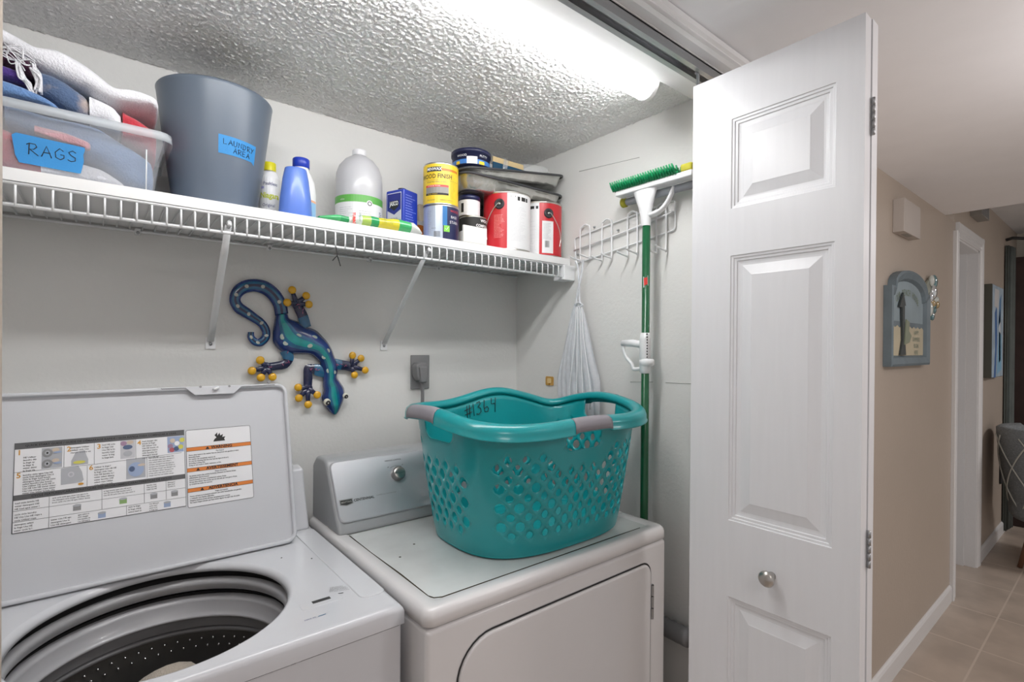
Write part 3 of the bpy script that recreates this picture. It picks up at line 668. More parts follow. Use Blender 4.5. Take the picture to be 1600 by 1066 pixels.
def cloth(name, c):
    return mat(name, c, .95, bump=.9, bscale=260, var=.12, vscale=30, sheen=.3, bdist=.003)
M_cblue = cloth('terry_blue', (.16, .27, .47)); M_cred = cloth('terry_red', (.52, .03, .05)); M_cwhite = cloth('terry_white', (.80, .80, .84))
M_jean = cloth('denim_navy', (.08, .13, .24)); 
def denim():
    m = M_jean; nt = m.node_tree; b = nt.nodes['Principled BSDF']; src = b.inputs['Base Color'].links[0].from_socket
    n = nt.nodes.new('ShaderNodeTexNoise'); n.inputs['Scale'].default_value = 14; n.inputs['Detail'].default_value = 5
    tc = nt.nodes.new('ShaderNodeTexCoord'); r = nt.nodes.new('ShaderNodeValToRGB'); r.color_ramp.elements[0].position = .50; r.color_ramp.elements[1].position = .62
    mx = nt.nodes.new('ShaderNodeMixRGB'); mx.inputs[2].default_value = (.40, .33, .30, 1)
    nt.links.new(tc.outputs['Object'], n.inputs[0]); nt.links.new(n.outputs[0], r.inputs[0]); nt.links.new(r.outputs[0], mx.inputs[0]); nt.links.new(src, mx.inputs[1]); nt.links.new(mx.outputs[0], b.inputs['Base Color'])
M_jean = cloth('denim_navy', (.08, .13, .24)); denim()
M_tan = cloth('faded_tan', (.42, .36, .32)); M_purple = cloth('purple_cloth', (.07, .03, .22)); M_maroon = cloth('maroon_cloth', (.07, .015, .05))
def slab(secs, m, name, label, cat='cloth', group='rags piled in the storage box', nz=.006, freq=18, extra=None, parent=None):
    # secs: (x, y0, y1, z0, z1) sections of a folded cloth, rounded, ruffled by noise
    rows = []
    for x, y0, y1, z0, z1 in secs:
        L = []
        for k in range(28):
            a = 2 * PI * k / 28; c, s_ = math.cos(a), math.sin(a)
            y = (y0 + y1) / 2 + (y1 - y0) / 2 * math.copysign(abs(c) ** .45, c); z = (z0 + z1) / 2 + (z1 - z0) / 2 * math.copysign(abs(s_) ** .6, s_)
            n = noise.noise(Vector((x, y, z)) * freq) * nz
            L.append(Vector((x + n * .5, y + n, z + noise.noise(Vector((x + 9, y, z)) * freq) * nz)))
        rows.append(L)
    q = MB(); q.grid(rows, m, True, True); q.add(rows[0], [tuple(range(28))], m); q.add(rows[-1], [tuple(range(28))], m)
    if extra: extra(q)
    return q.build(name, parent, label=label, cat=cat, group=group, sub=1, weld=True)
def interp(keys, n):
    out = []
    for i in range(n):
        t = keys[0][0] + (keys[-1][0] - keys[0][0]) * i / (n - 1)
        for a, b in zip(keys, keys[1:]):
            if a[0] <= t <= b[0] + 1e-9:
                f = (t - a[0]) / (b[0] - a[0]); out.append(tuple(p + (r - p) * f for p, r in zip(a, b))); break
    return out
z = LT
slab(interp([(-.33, 1.335, 1.56, z + .005, z + .115), (-.12, 1.333, 1.56, z + .004, z + .085), (-.095, 1.336, 1.56, z + .004, z + .04), (-.06, 1.345, 1.5, z + .004, z + .010)], 16), M_cred, 'red_cloth', 'red cloth showing through the left end of the clear box')
slab(interp([(-.135, 1.331, 1.50, z + .088, z + .128), (-.05, 1.330, 1.50, z + .062, z + .126), (.0, 1.330, 1.52, z + .048, z + .122), (.05, 1.330, 1.54, z + .010, z + .100), (.095, 1.335, 1.56, z + .006, z + .070)], 18), M_cblue, 'blue_cloth', 'blue towelling cloth filling the middle of the clear box')
slab(interp([(-.085, 1.331, 1.48, z + .004, z + .040), (-.03, 1.330, 1.5, z + .004, z + .046), (.0, 1.329, 1.5, z + .004, z + .042), (.045, 1.335, 1.5, z + .004, z + .012)], 14), M_cwhite, 'white_cloth', 'white cloth at the bottom of the clear box below the blue cloth')
slab(interp([(-.095, 1.320, 1.34, z + .080, z + .094), (-.05, 1.320, 1.36, z + .070, z + .092), (-.01, 1.321, 1.36, z + .066, z + .082)], 8), cloth('faded_pink', (.55, .33, .36)), 'pink_cloth', 'faded pink cloth corner behind the tape label of the box', nz=.002)
slab(interp([(.038, 1.332, 1.54, z + .108, z + .172), (.06, 1.328, 1.55, z + .100, z + .162), (.090, 1.330, 1.55, z + .080, z + .146), (.100, 1.34, 1.55, z + .08, z + .13)], 10), M_cred, 'red_cloth', 'bright red cloth spilling over the right end of the clear box')
slab(interp([(-.014, 1.330, 1.54, z + .126, z + .190), (.022, 1.326, 1.50, z + .124, z + .172), (.037, 1.332, 1.48, z + .118, z + .155)], 12), M_cwhite, 'white_cloth', 'white cloth hanging out between the denim roll and the red cloth')
def jx(q): pass
slab(interp([(-.091, 1.322, 1.48, z + .150, z + .206), (-.07, 1.320, 1.48, z + .143, z + .203), (-.05, 1.320, 1.48, z + .132, z + .197), (-.022, 1.325, 1.47, z + .130, z + .182), (-.012, 1.34, 1.45, z + .14, z + .165)], 18), M_jean, 'denim_roll', 'dark blue denim roll faded tan in the middle, on top of the box', nz=.004)
slab(interp([(-.33, 1.302, 1.46, z + .130, z + .180), (-.13, 1.302, 1.46, z + .130, z + .162), (-.08, 1.304, 1.46, z + .130, z + .146), (-.055, 1.32, 1.44, z + .130, z + .137)], 16), cloth('denim_light', (.13, .25, .50)), 'denim_cloth', 'mid blue denim cloth at the left edge, over the box rim', nz=.004)
slab(interp([(-.33, 1.312, 1.47, z + .182, z + .206), (-.12, 1.31, 1.47, z + .164, z + .191), (-.097, 1.315, 1.45, z + .160, z + .178)], 12), M_purple, 'purple_cloth', 'deep purple cloth above the blue denim at the left edge', nz=.003)
slab(interp([(-.33, 1.318, 1.49, z + .207, z + .245), (-.12, 1.316, 1.50, z + .192, z + .230), (-.092, 1.316, 1.49, z + .180, z + .207)], 12), M_maroon, 'maroon_cloth', 'dark maroon cloth under the white fringe at the left edge', nz=.003)
# white towel over the pile, with a fringed end
tk = [(12, 57, 10, 74), (30, 66, 30, 84), (49, 81, 61, 104), (97, 86, 97, 121), (134, 106, 129, 138), (158, 125, 150, 148), (183, 145, 171, 156), (219, 150, 205, 161), (244, 160, 232, 164), (254, 169, 246, 178)]
keys = []
for tx, ty, bx_, by_ in tk:
    a = at(tx, ty, 1, 1.36); b = at(bx_, by_, 1, 1.325); keys.append(((a.x + b.x) / 2, 1.325, 1.57, b.z, max(a.z + .004, b.z + .018)))
keys = [(-.34, 1.325, 1.57, keys[0][3] + .01, keys[0][4] + .02)] + keys
slab(interp(keys, 34), M_cwhite, 'white_towel', 'fluffy white towel draped over the top of the rags', cat='towel', nz=.005, freq=26)
g = thing('fringe_cord', (-.11, 1.31, z + .25), 'tangle of white fringe strings hanging at the left edge over the purple cloth', 'fringe')
rd = random.Random(11); q = MB()
for k in range(34):
    s0 = (rd.uniform(0, 60), rd.uniform(60, 100)); 
    if k < 12: P = [(rd.uniform(-6, 12), rd.uniform(66, 90)), (rd.uniform(15, 35), rd.uniform(66, 100)), (rd.uniform(35, 55), rd.uniform(85, 112))]
    elif k < 24: P = [(rd.uniform(46, 56), rd.uniform(96, 110)), (rd.uniform(55, 64), rd.uniform(115, 128)), (rd.uniform(50, 66), rd.uniform(135, 150))]
    else: P = [(rd.uniform(22, 30), rd.uniform(90, 98)), (rd.uniform(28, 38), rd.uniform(115, 122)), (rd.uniform(38, 48), rd.uniform(128, 136)), (rd.uniform(50, 58), rd.uniform(146, 152))]
    q.tube(smooth_path([at(x, y, 1, 1.312 + rd.uniform(-.006, .004)) for x, y in P], 5), rd.uniform(.0010, .0019), M_cwhite, 5)
q.build('strings', g, kind='stuff')
# ---------------------------------------------------------------- metal gecko on the back wall
GY = YB - .012
def gp(x, y, o=0): p = at(x, y, 1, GY); return Vector((p.x, GY - o, p.z))
g = thing('gecko_wall_art', gp(470, 540), 'blue and teal metal gecko with yellow toes climbing down the closet back wall', 'wall art')
M_gb = mat('gecko_blue', (.012, .045, .22), .22, coat=.6, var=.35, vscale=25); M_gt = mat('gecko_teal', (.01, .30, .30), .22, coat=.6, var=.25, vscale=30)
M_gm = mat('gecko_mid', (.01, .13, .27), .22, coat=.6, var=.3, vscale=30); M_gd = mat('gecko_dark', (.015, .02, .075), .25, coat=.5, var=.4, vscale=60)
M_hole = mat('cutout_spot', (.46, .47, .42), .6); M_holer = mat('cutout_edge', (.30, .48, .40), .4)
def relief(secs, bulge, name, label=None, strips=None):
    strips = strips or [M_gb, M_gb, M_gm, M_gt, M_gt, M_gm, M_gb, M_gb, M_gb]; n = len(strips); rows = []
    L = smooth_path([gp(*a) for a, b in secs], 4); Rr = smooth_path([gp(*b) for a, b in secs], 4)
    for a, b in zip(L, Rr):
        wd = (b - a).length; rows.append([a.lerp(b, i / n) + Vector((0, -bulge * min(1, wd / .055) * math.sin(PI * i / n) ** .7, 0)) for i in range(n + 1)])
    q = MB()
    for i in range(n): q.grid([[r[i], r[i + 1]] for r in rows], strips[i], True)
    q.build(name, g, label, weld=True, solid=.0015); return rows
tail = [(392, 519, 8), (392, 527, 9), (398, 534, 10), (407, 535, 11), (415, 527, 11), (415, 516, 11), (408, 505, 11), (397, 497, 12), (385, 489, 14), (373, 481, 15), (367, 470, 15), (370, 458, 16), (381, 449, 17), (397, 446, 17), (414, 450, 18), (428, 461, 18), (437, 476, 18), (440, 492, 18)]
def secs_from(sp):
    out = []
    for i, (x, y, wd) in enumerate(sp):
        a = sp[max(i - 1, 0)]; b = sp[min(i + 1, len(sp) - 1)]; dx, dy = b[0] - a[0], b[1] - a[1]; l = math.hypot(dx, dy)
        nx, ny = dy / l, -dx / l; out.append(((x - nx * wd / 2, y - ny * wd / 2), (x + nx * wd / 2, y + ny * wd / 2)))
    return out
ts = secs_from([(a, b, c * 1.12) for a, b, c in tail])
trow = relief(ts, .008, 'tail', strips=[M_gb, M_gm, M_gd, M_gm, M_gb])
body = [((431, 492), (449, 491)), ((429, 505), (452, 498)), ((427, 520), (464, 503)), ((428, 536), (477, 511)), ((440, 549), (487, 514)), ((455, 553), (495, 518)), ((470, 553), (503, 526)), ((485, 554), (511, 535)), ((494, 560), (518, 547)), ((500, 567), (522, 558)), ((503, 579), (526, 568)), ((505, 592), (527, 581)), ((505, 602), (526, 590)), ((506, 611), (531, 598)), ((503, 622), (537, 608)), ((507, 632), (537, 621)), ((513, 641), (534, 631)), ((518, 645.5), (529, 642)), ((521, 647.5), (525, 647))]
brow = relief(body, .020, 'body')
def onbody(rows, s_, t, o=.0012):
    r = rows[int(s_ * (len(rows) - 1))]; k = t * (len(r) - 1); i = min(int(k), len(r) - 2)
    return r[i].lerp(r[i + 1], k - i) + Vector((0, -o, 0))
def spot(rows, s_, t, rx, ry, rot, rim=True):
    c = onbody(rows, s_, t); q = MB()
    for m_, k, o in ((M_holer, 1.0, 0), (M_hole, .78, .0004)) if rim else ((M_hole, 1, 0),):
        P = [(k * rx * math.cos(a), k * ry * math.sin(a)) for a in [2 * PI * i / 14 for i in range(14)]]
        q.prism(P, lambda u, v, h: c + Vector((u * math.cos(rot) - v * math.sin(rot), -h, u * math.sin(rot) + v * math.cos(rot))), -.002, .0008 + o, m_)
    q.build('cutout', g)
for s_, t, rx, ry, rot in ((.16, .25, .007, .009, 0), (.20, .22, .008, .007, 0), (.20, .62, .008, .004, -.4), (.33, .42, .008, .006, .3), (.30, .78, .009, .005, -.3), (.46, .30, .006, .007, .8), (.44, .72, .005, .007, .5), (.58, .26, .005, .007, .2), (.60, .68, .004, .006, 0)): spot(brow, s_, t, rx, ry, rot)
for s_ in (.06, .16, .25, .36, .46, .55, .64, .73, .82, .93): spot(trow, s_, .5, .0035 + .002 * s_, .0055, 2.2 * s_ * 3, False)
M_toe = mat('toe_yellow', (.75, .40, .01), .3, coat=.5)
def leg(path, w0, toes, name='leg'):
    s2 = secs_from([(x, y, w_ * 1.25) for (x, y), w_ in zip(path, w0)]); rows = []
    q = MB(); L = smooth_path([gp(*a) for a, b in s2], 4); Rr = smooth_path([gp(*b) for a, b in s2], 4)
    for a, b in zip(L, Rr): rows.append([a.lerp(b, i / 4) + Vector((0, -.006 * math.sin(PI * i / 4) - .002, 0)) for i in range(5)])
    k = len(rows) // 3; q.grid(rows[:k + 1], M_gm); q.grid(rows[k:], M_gd)
    palm = path[-1]
    q.sphere(gp(*palm, .004), .0145, M_gd, 14, 8, (1, .35, 1))
    for tx, ty in toes: q.tube([gp(*palm, .005), gp(palm[0] + (tx - palm[0]) * .5, palm[1] + (ty - palm[1]) * .5, .005), gp(tx, ty, .004)], [.0095, .0072, .0062], M_gd, 8, flat=.5, up=(0, 1, 0))
    rd = random.Random(int(palm[0]))
    for k in range(5):
        f = rd.uniform(0, 1); i = min(int(f * (len(path) - 1)), len(path) - 2); c = gp(path[i][0] + (path[i + 1][0] - path[i][0]) * rd.random(), path[i][1] + (path[i + 1][1] - path[i][1]) * rd.random(), .0095)
        a = rd.uniform(0, 3); d = Vector((math.cos(a), 0, math.sin(a))) * .004
        q.tube([c - d, c, c + d], .0009, mat('pink_dash', (.45, .12, .25), .4), 5)
    o = q.build(name, g)
    for tx, ty in toes:
        q = MB(); q.sphere(gp(tx, ty, .006), .0118, M_toe, 16, 10, (1, .55, 1)); q.build('toe', o)
leg([(478, 512), (473, 495), (466, 481), (462.5, 475)], [13, 13, 12, 11], [(455.7, 453.5), (477.5, 462.5), (481.7, 476), (448, 473)])
leg([(446, 548), (450, 560), (445, 569), (430, 572), (416, 574)], [15, 14, 11, 10, 10], [(405.8, 563), (393, 579.5), (425, 589), (407, 590)])
leg([(508, 582), (494, 578), (482, 577), (481, 590), (480.5, 607)], [14, 14, 13, 11, 10], [(465, 605.4), (466, 622), (480.5, 632), (494.6, 617)])
leg([(522, 569), (537, 571), (549, 573)], [14, 12, 12], [(549.8, 555.5), (563, 560), (569.5, 578.5), (552.8, 586)])
for (ex, ey), er in (((508, 627.5), .0108), ((536.5, 618), .0088)):
    c = gp(ex, ey, .017); q = MB(); q.sphere(c, er, mat('eye_cream', (.72, .72, .60), .3), 20, 12, (1, .7, 1)); q.sphere(c + Vector((.0012, -.0040, -.002)), er * .74, M_black, 18, 10, (1, .62, 1)); q.sphere(c + Vector((.0012, -er * .73 - .0012, -.003)), er * .16, M_lwhite, 8, 6); q.build('eye', g)

# ---------------------------------------------------------------- dryer outlet and plug
o0, o1 = at(641, 555, 1, YB), at(669.5, 607, 1, YB)
M_pg = mat('gray_plastic', (.26, .26, .265), .45); M_pg2 = mat('gray_rubber', (.20, .20, .205), .5)
g = thing('wall_outlet', ((o0.x + o1.x) / 2, YB, (o0.z + o1.z) / 2), 'grey metal dryer outlet plate on the closet back wall', 'outlet')
q = MB(); q.box(o0.x, o1.x, YB - .007, YB - .0005, o1.z, o0.z, M_pg); q.build('cover_plate', g, bevel=.0025)
q = MB(); q.lathe([(0, .004), (.026, .004), (.028, 0)], ((o0.x + o1.x) / 2 + .004, YB - .007, (o0.z + o1.z) / 2), M_dark, 28, T=Matrix.Rotation(PI / 2, 4, 'X')); q.build('socket', g)
pc_ = at(658, 580, 1, YB - .04)
g = thing('power_plug', pc_, 'heavy grey dryer plug in the wall outlet with its cord hanging behind the basket', 'plug')
q = MB(); q.prism([(-.024, .018), (-.014, .029), (.016, .029), (.025, .018), (.024, -.012), (.016, -.034), (-.012, -.034), (-.022, -.012)], lambda u, v, h: Vector((pc_.x + u, pc_.y + h, pc_.z + v)), -.012, .028, M_pg2)
q.prism([(-.016, .016), (.017, .016), (.014, -.040), (-.009, -.040)], lambda u, v, h: Vector((pc_.x + u, pc_.y + h, pc_.z + v)), -.020, .0, M_pg2); q.build('plug_body', g, bevel=.005, bseg=3)
q = MB(); q.tube(smooth_path([(pc_.x + .002, pc_.y, pc_.z - .032), (pc_.x + .006, pc_.y, pc_.z - .08), (pc_.x + .012, pc_.y + .01, pc_.z - .20), (pc_.x + .02, YB - .035, 1.0), (pc_.x + .02, YB - .04, .7), (pc_.x + .05, YB - .03, .45)]), .0085, M_pg2, 12, flat=.6); q.build('cord', g)

# ---------------------------------------------------------------- wire hook rack on the right wall
rk = thing('hook_rack', (XR, 1.08, 1.79), 'white wire rack of looped hooks screwed to the right closet wall', 'hook rack')
def rp(x, y, o=.006): p = at(x, y, 0, XR - o); return p
q = MB(); c4 = [rp(898, 372), rp(1055, 312), rp(1055, 359), rp(900, 412)]
def rounded(P, r=.012):
    out = []
    for i, p in enumerate(P):
        a = (P[i - 1] - p).normalized() * r; b = (P[(i + 1) % len(P)] - p).normalized() * r
        for t in (0, .25, .5, .75, 1): out.append((p + a) * (1 - t) ** 2 + p * 2 * t * (1 - t) + (p + b) * t * t)
    return out
q.tube(rounded(c4), .0026, M_wire, 7, closed=True); q.build('frame', rk)
q = MB(); q.tube([rp(897, 392, .009), rp(975, 363, .009), rp(1052, 331, .009)], .0034, M_wire, 7); q.build('cross_wire', rk)
for hx, yt, yb_ in ((914, 353, 404), (948, 345, 404), (988, 333, 397), (1033, 322, 392)):
    wdt = 7.5
    tl_, tr_, bl, br = rp(hx - wdt, yt + 9, .011), rp(hx + wdt, yt + 5, .011), rp(hx - wdt, yb_ + 2, .011), rp(hx + wdt, yb_ - 2, .011)
    top = (tl_ + tr_) / 2 + Vector((0, 0, .020)); out = Vector((-.052, 0, .004))
    q = MB(); pts = [bl + out + Vector((0, 0, .004)), bl + out * .9, bl + Vector((-.006, 0, -.002)), bl + Vector((0, 0, .006)), tl_, (tl_ + top) / 2 + Vector((0, .003, .004)), top, (tr_ + top) / 2 + Vector((0, -.003, .004)), tr_, br + Vector((0, 0, .006)), br + Vector((-.006, 0, -.002)), br + out * .9, br + out + Vector((0, 0, .004))]
    q.tube(smooth_path(pts, 4), .0030, M_wire, 7); q.build('hook', rk)
for sx_, sy_ in ((929, 355), (966, 360), (903, 398)):
    c = rp(sx_, sy_, .006); q = MB(); q.lathe([(0, .006), (.0035, .005), (.0045, 0)], c, M_steel, 10, T=Matrix.Rotation(-PI / 2, 4, 'Y')); q.build('screw', rk)

# white mesh laundry bag hanging from the first hook
g = thing('mesh_bag', (1.28, 1.235, 1.70), 'white net laundry bag hanging by its cord from the first wall hook', 'laundry bag')
M_net = mat('white_net', (.82, .84, .88), .7, alpha=.62, bump=.6, bscale=200, var=.1, vscale=60)
bx = 1.292
def bp(x, y, o=0): return at(x, y, 0, bx + o)
q = MB(); q.tube(smooth_path([bp(899, 408), bp(903, 420), bp(905, 450), bp(906, 476)]), .0035, M_net, 6); q.tube(smooth_path([bp(911, 406), bp(909, 425), bp(903, 455), bp(900, 478)]), .0042, M_net, 6)
q.tube(smooth_path([bp(898, 476), bp(904, 473), bp(910, 477), bp(904, 481)]), .004, M_net, 6)
q.build('cord', g)
rows = []
for j in range(19):
    f = j / 18; y = 476 + 190 * f; xc = 903.5 + 1.5 * f; hw = 5 + 27 * min(1, f / .62) ** .8 if f < .62 else 32
    L = []
    for i in range(41):
        u = -1 + 2 * i / 40; rip = .006 * math.sin(u * 21 + 2 * math.sin(f * 5)) * min(1, .3 + f)
        p = at(xc + u * hw, y + 2 * math.sin(u * 9), 0, 1.30); L.append(Vector((p.x - .022 * (1 - u * u) * min(1, f * 2 + .2) + rip, p.y, p.z)))
    rows.append(L)
q = MB(); q.grid(rows, M_net); q.build('net', g, solid=.0010)
q = MB()
for a, b in ((-2, -3), (3, 6), (-6, -14), (8, 18)): q.tube(smooth_path([at(904 + a * .6, 480, 0, 1.268), at(904 + a, 530, 0, 1.262), at(904 + b, 606, 0, 1.258), at(904 + b, 640, 0, 1.258)]), .0016, M_wire, 5)
q.build('seam', g)
c0_, c1_ = at(852.5, 588, 0, XR - .003), at(864.5, 603, 0, XR - .003)
q = MB(); pl = plane((XR - .0005, (c0_.y + c1_.y) / 2, (c0_.z + c1_.z) / 2), (0, -1, 0), (0, 0, 1)); hw_, hh_ = abs(c0_.y - c1_.y) / 2, abs(c0_.z - c1_.z) / 2
M_amber = mat('amber_hook', (.55, .30, .05), .3, coat=.4)
q.prism(rrect(-hw_, hw_, -hh_, hh_, .006), pl, .0003, .003, M_amber)
q.prism(rrect(-hw_ * .5, hw_ * .5, -hh_ * .5, hh_ * .6, .004), pl, .003, .0045, mat('amber_light', (.75, .55, .25), .3)); q.box(XR - .010, XR - .003, (c0_.y + c1_.y) / 2 - .003, (c0_.y + c1_.y) / 2 + .003, c1_.z + .003, c1_.z + .009, M_amber)
q.build('adhesive_hook', label='small amber adhesive hook on the right wall below the shelf', cat='hook', bevel=.0005)

# ---------------------------------------------------------------- brush mop
mp = thing('roller_mop', (1.29, .934, 0), 'green-handled roller mop with white head and green scrubbing bristles, hung head up on the rack', 'mop')
M_mg = mat('pole_green', (.005, .10, .035), .3, coat=.3); M_mw = mat('mop_white', (.82, .83, .84), .35); M_br = mat('bristle_green', (.0, .26, .09), .35); M_sp = mat('sponge_yellow', (.46, .42, .04), .8); M_rg = mat('roller_gray', (.33, .35, .38), .6)
mx_, my_ = 1.272, .934
q = MB(); q.lathe([(0, 0), (.0118, 0), (.0118, 1.80), (0, 1.80)], (mx_, my_ - .001, .004), M_mg, 24); q.build('pole', mp)
T = wrap(mx_, my_, 0, .0119, math.atan2(-my_, -mx_)); zl = at(1016, 440, 0, mx_).z
q = MB(); q.prism([(-.006, -.018), (.007, -.012), (.006, .018), (-.007, .014)], lambda u, v, h: T(u, zl + v, h), .0005, .0012, M_lwhite); q.prism([(-.004, -.012), (.005, -.008), (.004, .013), (-.005, .010)], lambda u, v, h: T(u, zl + v, h), .0013, .0016, M_lred); q.build('label', mp)
hz = at(1016, 352, 0, mx_).z
secs = [(hz, .0135, .0135), (hz + .03, .0160, .015), (hz + .06, .024, .016), (hz + .095, .037, .016), (hz + .108, .042, .014)]
rows = [[Vector((mx_ + b * math.sin(a), my_ + .004 * (z_ - hz) / .1 + w_ * math.cos(a), z_)) for a in [2 * PI * i / 28 for i in range(28)]] for z_, w_, b in secs]
q = MB(); q.grid(rows, M_mw, True, True); q.add(rows[0], [tuple(range(28))], M_mw); q.build('neck', mp)
yl_, yr_ = at(966, 305, 0, mx_).y, .775; zb_ = hz + .108
q = MB(); q.box(mx_ - .016, mx_ + .024, yr_, yl_, zb_, zb_ + .018, M_mw); q.build('head_bar', mp, bevel=.004)
q = MB()
for k in range(26):
    y = yl_ + .004 - k * (yl_ - yr_ - .045) / 25
    for r_, (ox, tilt) in enumerate(((-.016, -.018), (-.006, -.006), (.006, .006), (.016, .016))):
        q.tube([(mx_ + ox, y, zb_ + .017), (mx_ + ox + tilt * .6, y + .001, zb_ + .030), (mx_ + ox + tilt, y + .002, zb_ + .042)], [.0042, .0038, .0020], M_br, 6)
q.build('bristles', mp)
q = MB(); q.box(mx_ - .018, mx_ + .018, yr_ + .04, yl_ + .006, zb_ + .0175, zb_ + .022, M_br); q.build('bristle_pad', mp, bevel=.002)
q = MB(); q.box(mx_ - .014, mx_ + .014, yr_ + .002, yr_ + .038, zb_ + .0175, zb_ + .040, M_sp); q.build('sponge_end', mp, bevel=.006)
TY = Matrix.Rotation(-PI / 2, 4, 'X')
q = MB(); q.lathe([(0, 0), (.0115, 0), (.0115, yl_ - yr_ - .018), (0, yl_ - yr_ - .018)], (mx_ + .030, yr_ + .006, zb_ - .010), M_rg, 20, T=TY); q.build('roller', mp)
for y in (yl_ - .006, yr_ - .004):
    q = MB(); q.lathe([(0, 0), (.015, 0), (.015, .012), (0, .012)], (mx_ + .030, y, zb_ - .010), M_sp, 18, T=TY); q.build('sponge_end', mp)
q = MB(); q.tube(smooth_path([(mx_ + .004, my_ - .010, hz + .030), (mx_ + .012, my_ - .040, hz + .040), (mx_ + .02, my_ - .062, hz + .066), (mx_ + .026, my_ - .078, hz + .104)]), [.013] * 6 + [.011] * 12 + [.010], M_mw, 12, flat=.6)
q.build('lever_arm', mp)
z0_, z1_ = at(1016, 584, 0, mx_).z, at(1016, 520, 0, mx_).z
q = MB(); q.lathe([(.0125, z0_), (.0165, z0_ + .006), (.0165, z1_ - .02), (.0135, z1_), (.012, z1_)], (mx_, my_, 0), M_mw, 28); q.lathe([(.0172, z0_ + .022), (.022, z0_ + .026), (.022, z0_ + .040), (.0172, z0_ + .044)], (mx_ + .003, my_ - .004, 0), M_mw, 24); q.build('sleeve', mp)
q = MB()
for k in range(11): zz = z0_ + .030 + k * .0085; q.box(mx_ - .0105, mx_ - .0085, my_ - .0155, my_ - .0115, zz, zz + .004, M_dark)
q.build('ratchet_teeth', mp)
gA = at(971, 537, 0, mx_); zt = gA.z; yl2 = gA.y
q = MB(); q.tube([(mx_, my_ + .008, zt - .004), (mx_, my_ + .045, zt + .001), (mx_, yl2 - .004, zt + .001)], [.0105, .0115, .0095], M_mw, 12)
q.tube(smooth_path([(mx_, yl2 - .003, zt), (mx_, yl2 - .018, zt - .040), (mx_, yl2 - .040, zt - .062), (mx_, my_ + .040, zt - .078), (mx_, my_ + .006, zt - .074)]), [.0055] * 25, M_mw, 10)
q.build('grip_handle', mp)

# ---------------------------------------------------------------- grey duct on the right wall behind the door
q = MB(); q.tube([(XR - .0295, y, .578 + .0015 * (k % 2)) for k, y in enumerate([.80 + .012 * i for i in range(60)])], [.025 + .002 * (k % 2) for k in range(60)], M_pg2, 18)
q.build('vent_duct', label='dark grey duct running along the right wall beside the dryer', cat='duct')

# ---------------------------------------------------------------- washer
WX0, WX1, WY0, WY1, WT = -.250, .4535, .878, 1.505, .915
wm = thing('washing_machine', (.10, 1.19, 0), 'white top-loading washing machine with its lid raised', 'washing machine')
q = MB(); vs = [Vector((x, y, z)) for z in (.02, .876) for y in (WY0 + .004, WY1) for x in (WX0 + .003, WX1 - .003)]
q.add(vs, [(0, 2, 3, 1), (0, 1, 5, 4), (2, 6, 7, 3), (0, 4, 6, 2), (1, 3, 7, 5)], M_white); q.build('cabinet', wm, bevel=.006, bseg=3)
for fx in (WX0 + .05, WX1 - .05):
    for fy in (WY0 + .06, WY1 - .06): q = MB(); q.lathe([(0, 0), (.022, 0), (.022, .008), (.010, .010), (.010, .022), (0, .022)], (fx, fy, 0), M_dark, 16); q.build('foot', wm)
OC = Vector((.0925, 1.127, 0)); OR = .211
def lift(x, y):
    # the pressed top: a low raised kerb along the right side
    return 0
ang = [2 * PI * i / 96 for i in range(96)]
def sqpt(a, x0, x1, y0, y1, r):
    dx, dy = math.cos(a), math.sin(a); k = 1e9
    for lim, d in ((x1 - OC.x, dx), (x0 - OC.x, dx)):
        if abs(d) > 1e-9 and lim / d > 0: k = min(k, lim / d)
    for lim, d in ((y1 - OC.y, dy), (y0 - OC.y, dy)):
        if abs(d) > 1e-9 and lim / d > 0: k = min(k, lim / d)
    return OC.x + dx * k, OC.y + dy * k
rows = []
ang = sorted(ang + [math.atan2(y - OC.y, x - OC.x) % (2 * PI) for x in (WX0, WX1) for y in (WY0, WY1)])
def ring_sq(ins, z): return [Vector((*sqpt(a, WX0 + ins, WX1 - ins, WY0 + ins, WY1 - ins, 0), z)) for a in ang]
def ring_c(r, z): return [Vector((OC.x + r * math.cos(a), OC.y + r * math.sin(a), z)) for a in ang]
rows = [ring_sq(.0, .879), ring_sq(0, WT - .012), ring_sq(.0015, WT - .006), ring_sq(.005, WT - .0015), ring_sq(.011, WT), ring_sq(.014, WT), ring_c(OR + .0105, WT), ring_c(OR + .0095, WT), ring_c(OR + .006, WT - .001), ring_c(OR + .002, WT - .005), ring_c(OR, WT - .009), ring_c(OR - .001, WT - .016), ring_c(OR + .006, WT - .017)]
q = MB(); q.grid(rows, M_white, True, True); q.build('top_panel', wm)
# raised kerb at right of the lid well, small marks
q = MB(); q.prism(rrect(.398, .449, .945, 1.40, .016), lambda u, v, h: Vector((u, v, h)), WT - .002, WT + .002, M_white); q.build('side_ridge', wm, bevel=.0018, bseg=3, ang=60)
M_in1 = mat('tub_ring_gray', (.34, .34, .35), .3, coat=.2); M_in2 = mat('tub_ring_light', (.44, .44, .46), .28, coat=.3); M_drum = mat('drum_steel', (.17, .17, .17), .3, .8)
q = MB(); q.lathe([(OR + .006, WT - .017), (OR + .022, WT - .020), (OR + .026, WT - .046)], OC, M_dark, 80); q.lathe([(OR + .014, WT - .034), (OR - .001, WT - .036), (OR - .004, WT - .044), (OR + .004, WT - .058)], OC, M_in1, 80)
q.lathe([(OR + .004, WT - .062), (OR + .02, WT - .066), (OR + .02, WT - .078)], OC, M_dark, 80); q.build('tub_gasket', wm)
q = MB(); q.lathe([(OR + .018, WT - .074), (OR + .004, WT - .077), (OR + .001, WT - .083), (OR + .005, WT - .106), (OR - .004, WT - .111), (OR - .006, WT - .115), (OR + .004, WT - .121)], OC, M_in2, 80); q.build('balance_ring', wm)
